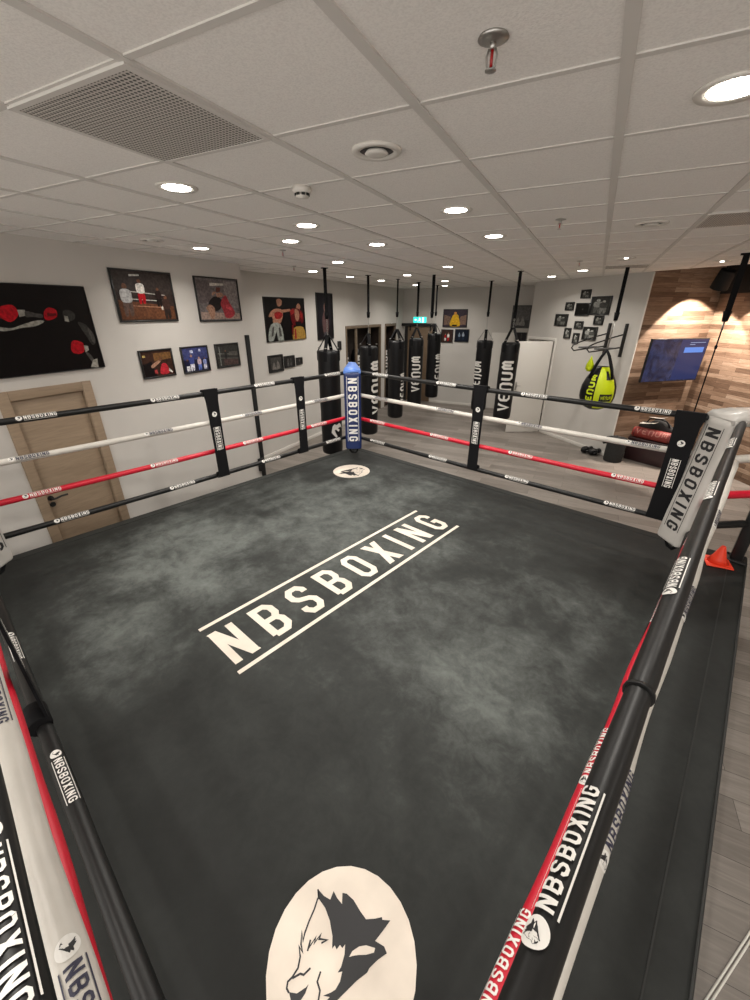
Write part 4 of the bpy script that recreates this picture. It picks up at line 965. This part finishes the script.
# television on its arm
tvn = GW(0, 0)  # helper
t = thing('television', 'flat blue lit television mounted tilted on the wood clad wall', 'television', Vector((1.395, 9.37, 1.885)), 0.72)
tv = t
TW, TH = 1.29, 0.745
tilt = Matrix.Rotation(R(2), 4, 'X')
m = MB().use(M_blackmetal); m.box((-TW/2, -0.02, -TH/2), (TW/2, 0.02, TH/2), 0.005, M=tilt); m.build('casing', t)
def screen_mat():
    mm = bpy.data.materials.new('screen_light'); mm.use_nodes = True; nt = mm.node_tree; L = nt.links.new; b = nt.nodes['Principled BSDF']
    tc = nt.nodes.new('ShaderNodeTexCoord'); n = nt.nodes.new('ShaderNodeTexNoise'); n.inputs['Scale'].default_value = 4; n.inputs['Distortion'].default_value = 2.0; L(tc.outputs['Object'], n.inputs['Vector'])
    r_ = ramp(nt, [(0.35, (0.006, 0.009, 0.028)), (0.75, (0.025, 0.04, 0.11))]); L(n.outputs['Fac'], r_.inputs[0]); L(r_.outputs[0], b.inputs['Emission Color']); b.inputs['Emission Strength'].default_value = 1.0
    b.inputs['Base Color'].default_value = (0.005, 0.005, 0.01, 1); b.inputs['Roughness'].default_value = 0.12
    return mm
fs = lambda x, y, l: tilt @ Vector((x, -0.0215-l, y))
m = MB(); put(m, [rect(-TW/2+0.012, -TH/2+0.012, TW/2-0.012, TH/2-0.012)], screen_mat(), fs)
E1 = mat('screen_bright_blue', (0, 0, 0), 0.2, emit=(0.12, 0.28, 0.80), estr=1.0); E2 = mat('screen_pale_text', (0, 0, 0), 0.2, emit=(0.25, 0.33, 0.55), estr=1.0); E3 = mat('screen_mid_blue', (0, 0, 0), 0.2, emit=(0.016, 0.030, 0.11), estr=1.0)
put(m, [rect(0.02, -0.34, 0.62, 0.355)], E3, fs, None, 0.0006)
put(m, [rect(0.13, 0.13, 0.57, 0.22)], E1, fs, None, 0.0012); put(m, [rect(0.22, 0.295, 0.57, 0.306), rect(0.22, 0.262, 0.34, 0.274)], E2, fs, None, 0.0012)
m.build('screen', t)
m = MB().use(M_blackmetal); m.tube([(0, 0.0, 0), (0.08, 0.08, 0), (0, 0.16, 0), (0, 0.22, 0)], 0.02, 10); m.build('wall_arm', t)

# spot heads near the clad corner, aimed at the boards
sl = bpy.data.lights.new('spot_beam', 'SPOT'); sl.energy = SPOT_W; sl.color = (1.0, 0.86, 0.74); sl.spot_size = R(102); sl.spot_blend = 0.12; sl.shadow_soft_size = 0.03
def spot(x, y, tx_, ty_, tz_, label):
    t = thing('spotlight', label, 'spotlight', (x, y, CZ2), math.atan2(ty_-y, tx_-x)-PI/2)
    m = MB().use(M_void); m.tube([(0, 0, 0), (0, 0, -0.48)], 0.016, 10); m.lathe([(0.05, 0), (0.05, -0.02), (0, -0.02)], seg=20); m.build('stem', t)
    dist = math.hypot(tx_-x, ty_-y); al = math.atan2(CZ-0.2-tz_, dist)
    Mx = Matrix.Translation((0, 0, -0.58)) @ Matrix.Rotation(PI/2-al, 4, 'X')
    m = MB().use(M_void); b = bmesh.new(); bmesh.ops.create_cone(b, segments=24, radius1=0.13, radius2=0.11, depth=0.28, cap_ends=False); m.merge(b, Mx, True)
    b = bmesh.new(); bmesh.ops.create_circle(b, segments=24, radius=0.11, cap_ends=True); m.merge(b, Mx @ Matrix.Translation((0, 0, 0.14))); m.build('lamp_head', t)
    m = MB().use(M_lamp); b = bmesh.new(); bmesh.ops.create_circle(b, segments=24, radius=0.03, cap_ends=True); m.merge(b, Mx @ Matrix.Translation((0, 0, -0.12))); m.build('bulb', t)
    o = bpy.data.objects.new('spot_light', sl); COL.objects.link(o); o.parent = t
    o.matrix_local = Mx @ Matrix.Translation((0, 0, -0.15))
spot(1.72, 9.25, 1.50, 9.80, 1.75, 'black spotlight under the ceiling at the wood clad corner')
spot(2.10, 8.85, 2.50, 9.10, 1.85, 'black spotlight at the right picture edge lighting the wood clad wall')

# ================================================================ WARDROBE NICHES
def niche(y0, y1, label, divs, items):
    t = thing('open_wardrobe', label, 'wardrobe', (XL2, (y0+y1)/2, 0), PI/2)
    w = (y1-y0)/2; D = 0.42
    m = MB().use(M_darkwood); m.box((-w, D-0.02, 0.02), (w, D, 2.36)); m.box((-w, 0.02, 0.0), (w, D, 0.06)); m.build('back_panel', t)
    m = MB().use(M_beige); m.box((-w, -0.02, 0), (-w+0.035, 0.05, 2.365), 0.002); m.box((w-0.035, -0.02, 0), (w, 0.05, 2.365), 0.002); m.box((-w+0.036, -0.019, 2.30), (w-0.036, 0.05, 2.364), 0.002); m.build('front_frame', t)
    m = MB().use(M_darkwood); m.box((-w, 0.051, 0), (-w+0.03, D, 2.36)); m.box((w-0.03, 0.051, 0), (w, D, 2.36)); m.box((-w+0.031, 0.051, 2.30), (w-0.031, D-0.021, 2.36)); m.build('carcass', t)
    for d in divs:
        m = MB().use(M_beige); m.box((d-0.03, 0.0, 0.06), (d+0.03, 0.05, 2.30), 0.002); m.build('divider', t)
    return t
niche(9.16, 11.11, 'tall dark open wardrobe in the left wall behind the hanging bags', (-0.42, 0.32), None)
niche(11.39, 12.14, 'narrow dark open wardrobe in the left wall next to the sliding door', (), None)
gb = None
for i, (y, lab) in enumerate(((9.42, 'black upright bag with white lettering in the left wardrobe bay'), (10.02, 'black upright bag with white lettering in the middle wardrobe bay'), (10.72, 'black upright bag with white lettering in the right wardrobe bay'), (11.75, 'black upright bag with white lettering in the narrow wardrobe'))):
    if gb is None:
        gb = thing('kit_bag', lab, 'bag', (XL2-0.21, y, 0.062), 0.65)
        m = MB().use(M_black); m.lathe([(0.0, 0), (0.12, 0), (0.135, 0.03), (0.14, 0.8), (0.135, 1.55), (0.10, 1.68), (0.03, 1.75), (0, 1.76)], seg=20); m.build('bag_body', gb)
        m = MB(); tp, tw = text_polys('VEnUM', 0.12, 0.08, 0.02, 0.026)
        put(m, tp, M_printw, lambda x, y_, l: (0.143*math.cos(-PI/2-(y_-0.06)/0.143+0.35), 0.143*math.sin(-PI/2-(y_-0.06)/0.143+0.35), 0.72+x*0.85/tw), 0.03); m.build('lettering', gb)
        m = MB().use(M_web); m.tube([(-0.05, 0, 1.66), (-0.03, 0, 1.86), (0.03, 0, 1.86), (0.05, 0, 1.66)], 0.012, 8); m.build('carry_loop', gb)
    else:
        o = copy_tree(gb); o.location = (XL2-0.21, y, 0.062); o['label'] = lab

# ================================================================ THINGS BY THE CLAD WALL
BA = -0.51
def BWp(s, out, z=0.0): return Vector((1.33+s*math.cos(BA)+out*math.sin(BA), 8.99+s*math.sin(BA)-out*math.cos(BA), z))
t = thing('storage_bin', 'round black woven bin on the floor left of the maroon bench', 'bin', (0.80, 8.93, 0), 0)
m = MB().use(M_bin); m.lathe([(0, 0), (0.155, 0), (0.165, 0.02), (0.168, 0.20), (0.163, 0.42), (0.168, 0.46), (0.155, 0.46), (0.15, 0.38), (0, 0.37)], seg=28); m.build('bin_body', t)
m = MB().use(M_bin)
for k in range(5): m.box((-0.10, -0.02, 0.36), (0.10, 0.03, 0.50-0.02*k), 0.015, M=Matrix.Rotation(k*0.7, 4, 'Z') @ Matrix.Rotation(0.15*k-0.2, 4, 'Y'))
m.build('bin_contents', t)
bt = thing('bench_box', 'dark maroon box bench against the wood clad wall piled with bags', 'bench', BWp(0.0, -0.17), BA)
m = MB().use(M_maroon); m.box((-0.38, -0.17, 0.0), (0.38, 0.17, 0.40), 0.02); m.build('bench_body', bt)
m = MB().use(M_maroon); m.box((-0.39, -0.18, 0.40), (0.39, 0.18, 0.46), 0.02); m.build('bench_lid', bt)
rb = thing('rolled_bag', 'dark red cylindrical vinyl bag lying along the maroon bench top', 'bag', BWp(0.03, -0.06, 0.565), BA)
m = MB().use(M_redbag); m.tube([(-0.37, 0, 0), (-0.35, 0, 0), (0, 0, 0.0), (0.35, 0, 0), (0.37, 0, 0)], 0.10, 20, rad=[0.088, 0.099, 0.10, 0.099, 0.088]); m.build('bag_body', rb)
m = MB(); tp, tw = text_polys('VEnUM', 0.11, 0.10, 0.03, 0.022)
put(m, tp, mat('faded_print', (0.42, 0.16, 0.13), 0.6), lambda x, y, l: (-0.30+x*0.55/tw, -0.106*math.cos((y-0.055)/0.106+0.5), 0.106*math.sin((y-0.055)/0.106+0.5)), 0.02); m.build('lettering', rb)
m = MB().use(mat('dark_red_trim', (0.10, 0.015, 0.014), 0.5))
for x in (-0.32, 0.28): m.tube([(x-0.008, 0, 0), (x+0.008, 0, 0)], 0.1005, 20)
m.build('bag_bands', rb)
db = thing('duffel_bag', 'slumped black duffel bag behind the red rolled bag on the bench', 'bag', BWp(-0.02, -0.245, 0.462), BA)
m = MB().use(M_bin); b = bmesh.new(); bmesh.ops.create_icosphere(b, subdivisions=3, radius=1)
for v in b.verts:
    x, y, z = v.co; v.co = Vector((x*0.34, y*0.075, 0.17+z*0.18*(1+0.25*math.sin(x*5+1)+0.1*math.sin(y*9)))); v.co.z = max(v.co.z, 0.001)
m.merge(b, None, True); m.build('bag_body', db)
m = MB().use(M_web); m.tube([(-0.22, -0.03, 0.25), (-0.15, -0.06, 0.36), (0.02, -0.07, 0.39), (0.15, -0.06, 0.36), (0.22, -0.03, 0.25)], 0.012, 8); m.build('carry_handle', db)
sp_ = [(-0.10, -0.02, 0.12, 'crumpled white paper sheet lying on the duffel bag, upper'), (0.0, -0.10, -0.25, 'white paper sheet slid half under the upper sheet on the bags')]
for k, (s, out, rz_, lab) in enumerate(sp_):
    m = MB().use(M_printw); g = [[(x*0.27-0.135, y*0.18-0.09, 0.012*math.sin(x*3+k)*math.cos(y*2.3)+0.05*x*x) for x in [i/8 for i in range(9)]] for y in [j/6 for j in range(7)]]
    m.loft(g, closed_ring=False, cap=False); 
    bmesh.ops.solidify(m.bm, geom=m.bm.faces[:], thickness=0.002)
    tag(m.build('paper_sheet', None, BWp(s, out, 0.76+0.11*k), BA+rz_, fix=True), lab, 'paper')
t = thing('boxing_glove', 'small black gloves on the floor at the foot of the gallery wall', 'gloves', GW(1.72, 0.22), ANG)
for k, (x, y) in enumerate(((-0.08, 0.0), (0.09, 0.03))):
    m = MB().use(M_black); b = bmesh.new(); bmesh.ops.create_icosphere(b, subdivisions=3, radius=1)
    for v in b.verts: v.co = Vector((x+v.co.x*0.075*(1+0.2*v.co.y), y+v.co.y*0.11, 0.072+v.co.z*0.07))
    m.merge(b, None, True); m.tube([(x, y+0.08, 0.07), (x, y+0.17, 0.075)], 0.045, 14, rad=[0.045, 0.052]); m.tube([(x+0.05, y+0.03, 0.06), (x+0.085, y-0.02, 0.06), (x+0.07, y-0.06, 0.06)], 0.028, 10, rad=[0.03, 0.03, 0.018]); m.build('glove', t)
# pale double strip on the floor
m = MB().use(M_cord)
p0 = Vector((0.93, 1.14)); p1 = Vector((1.9, 2.60)); d = (p1-p0).normalized(); n = Vector((-d.y, d.x))
for k in (-1, 1):
    a_ = p0+n*0.007*k; b_ = p1+n*0.007*k
    m.tube([(a_.x, a_.y, 0.005), (b_.x, b_.y, 0.005)], 0.0045, 8)
tag(m.build('floor_cord'), 'pale twin cord lying on the wood floor at the lower right corner', 'cord')

# families of repeats share a group
GR = {'ceiling_downlight': 'lit ceiling downlights', 'ring_rope': 'padded ring ropes', 'corner_pad': 'padded ring corner covers', 'ring_post': 'ring corner posts', 'rope_spacer': 'rope spacers round the ring',
      'heavy_bag': 'long heavy bags hanging at the back', 'hanging_strap': 'free ceiling straps', 'framed_picture': 'framed photographs on the walls', 'wall_picture': 'large frameless style wall pictures', 'sprinkler_head': 'ceiling sprinkler heads',
      'ceiling_grille': 'perforated ceiling grilles', 'ceiling_vent': 'round ceiling fittings', 'kit_bag': 'upright bags in the wardrobe', 'open_wardrobe': 'open wardrobes in the left wall', 'paper_sheet': 'papers on the bench', 'spotlight': 'spotlights on the wood clad walls'}
for o in bpy.data.objects:
    if o.parent is None and 'label' in o and 'group' not in o:
        k = o.name.split('.')[0]
        if k in GR: o['group'] = GR[k]
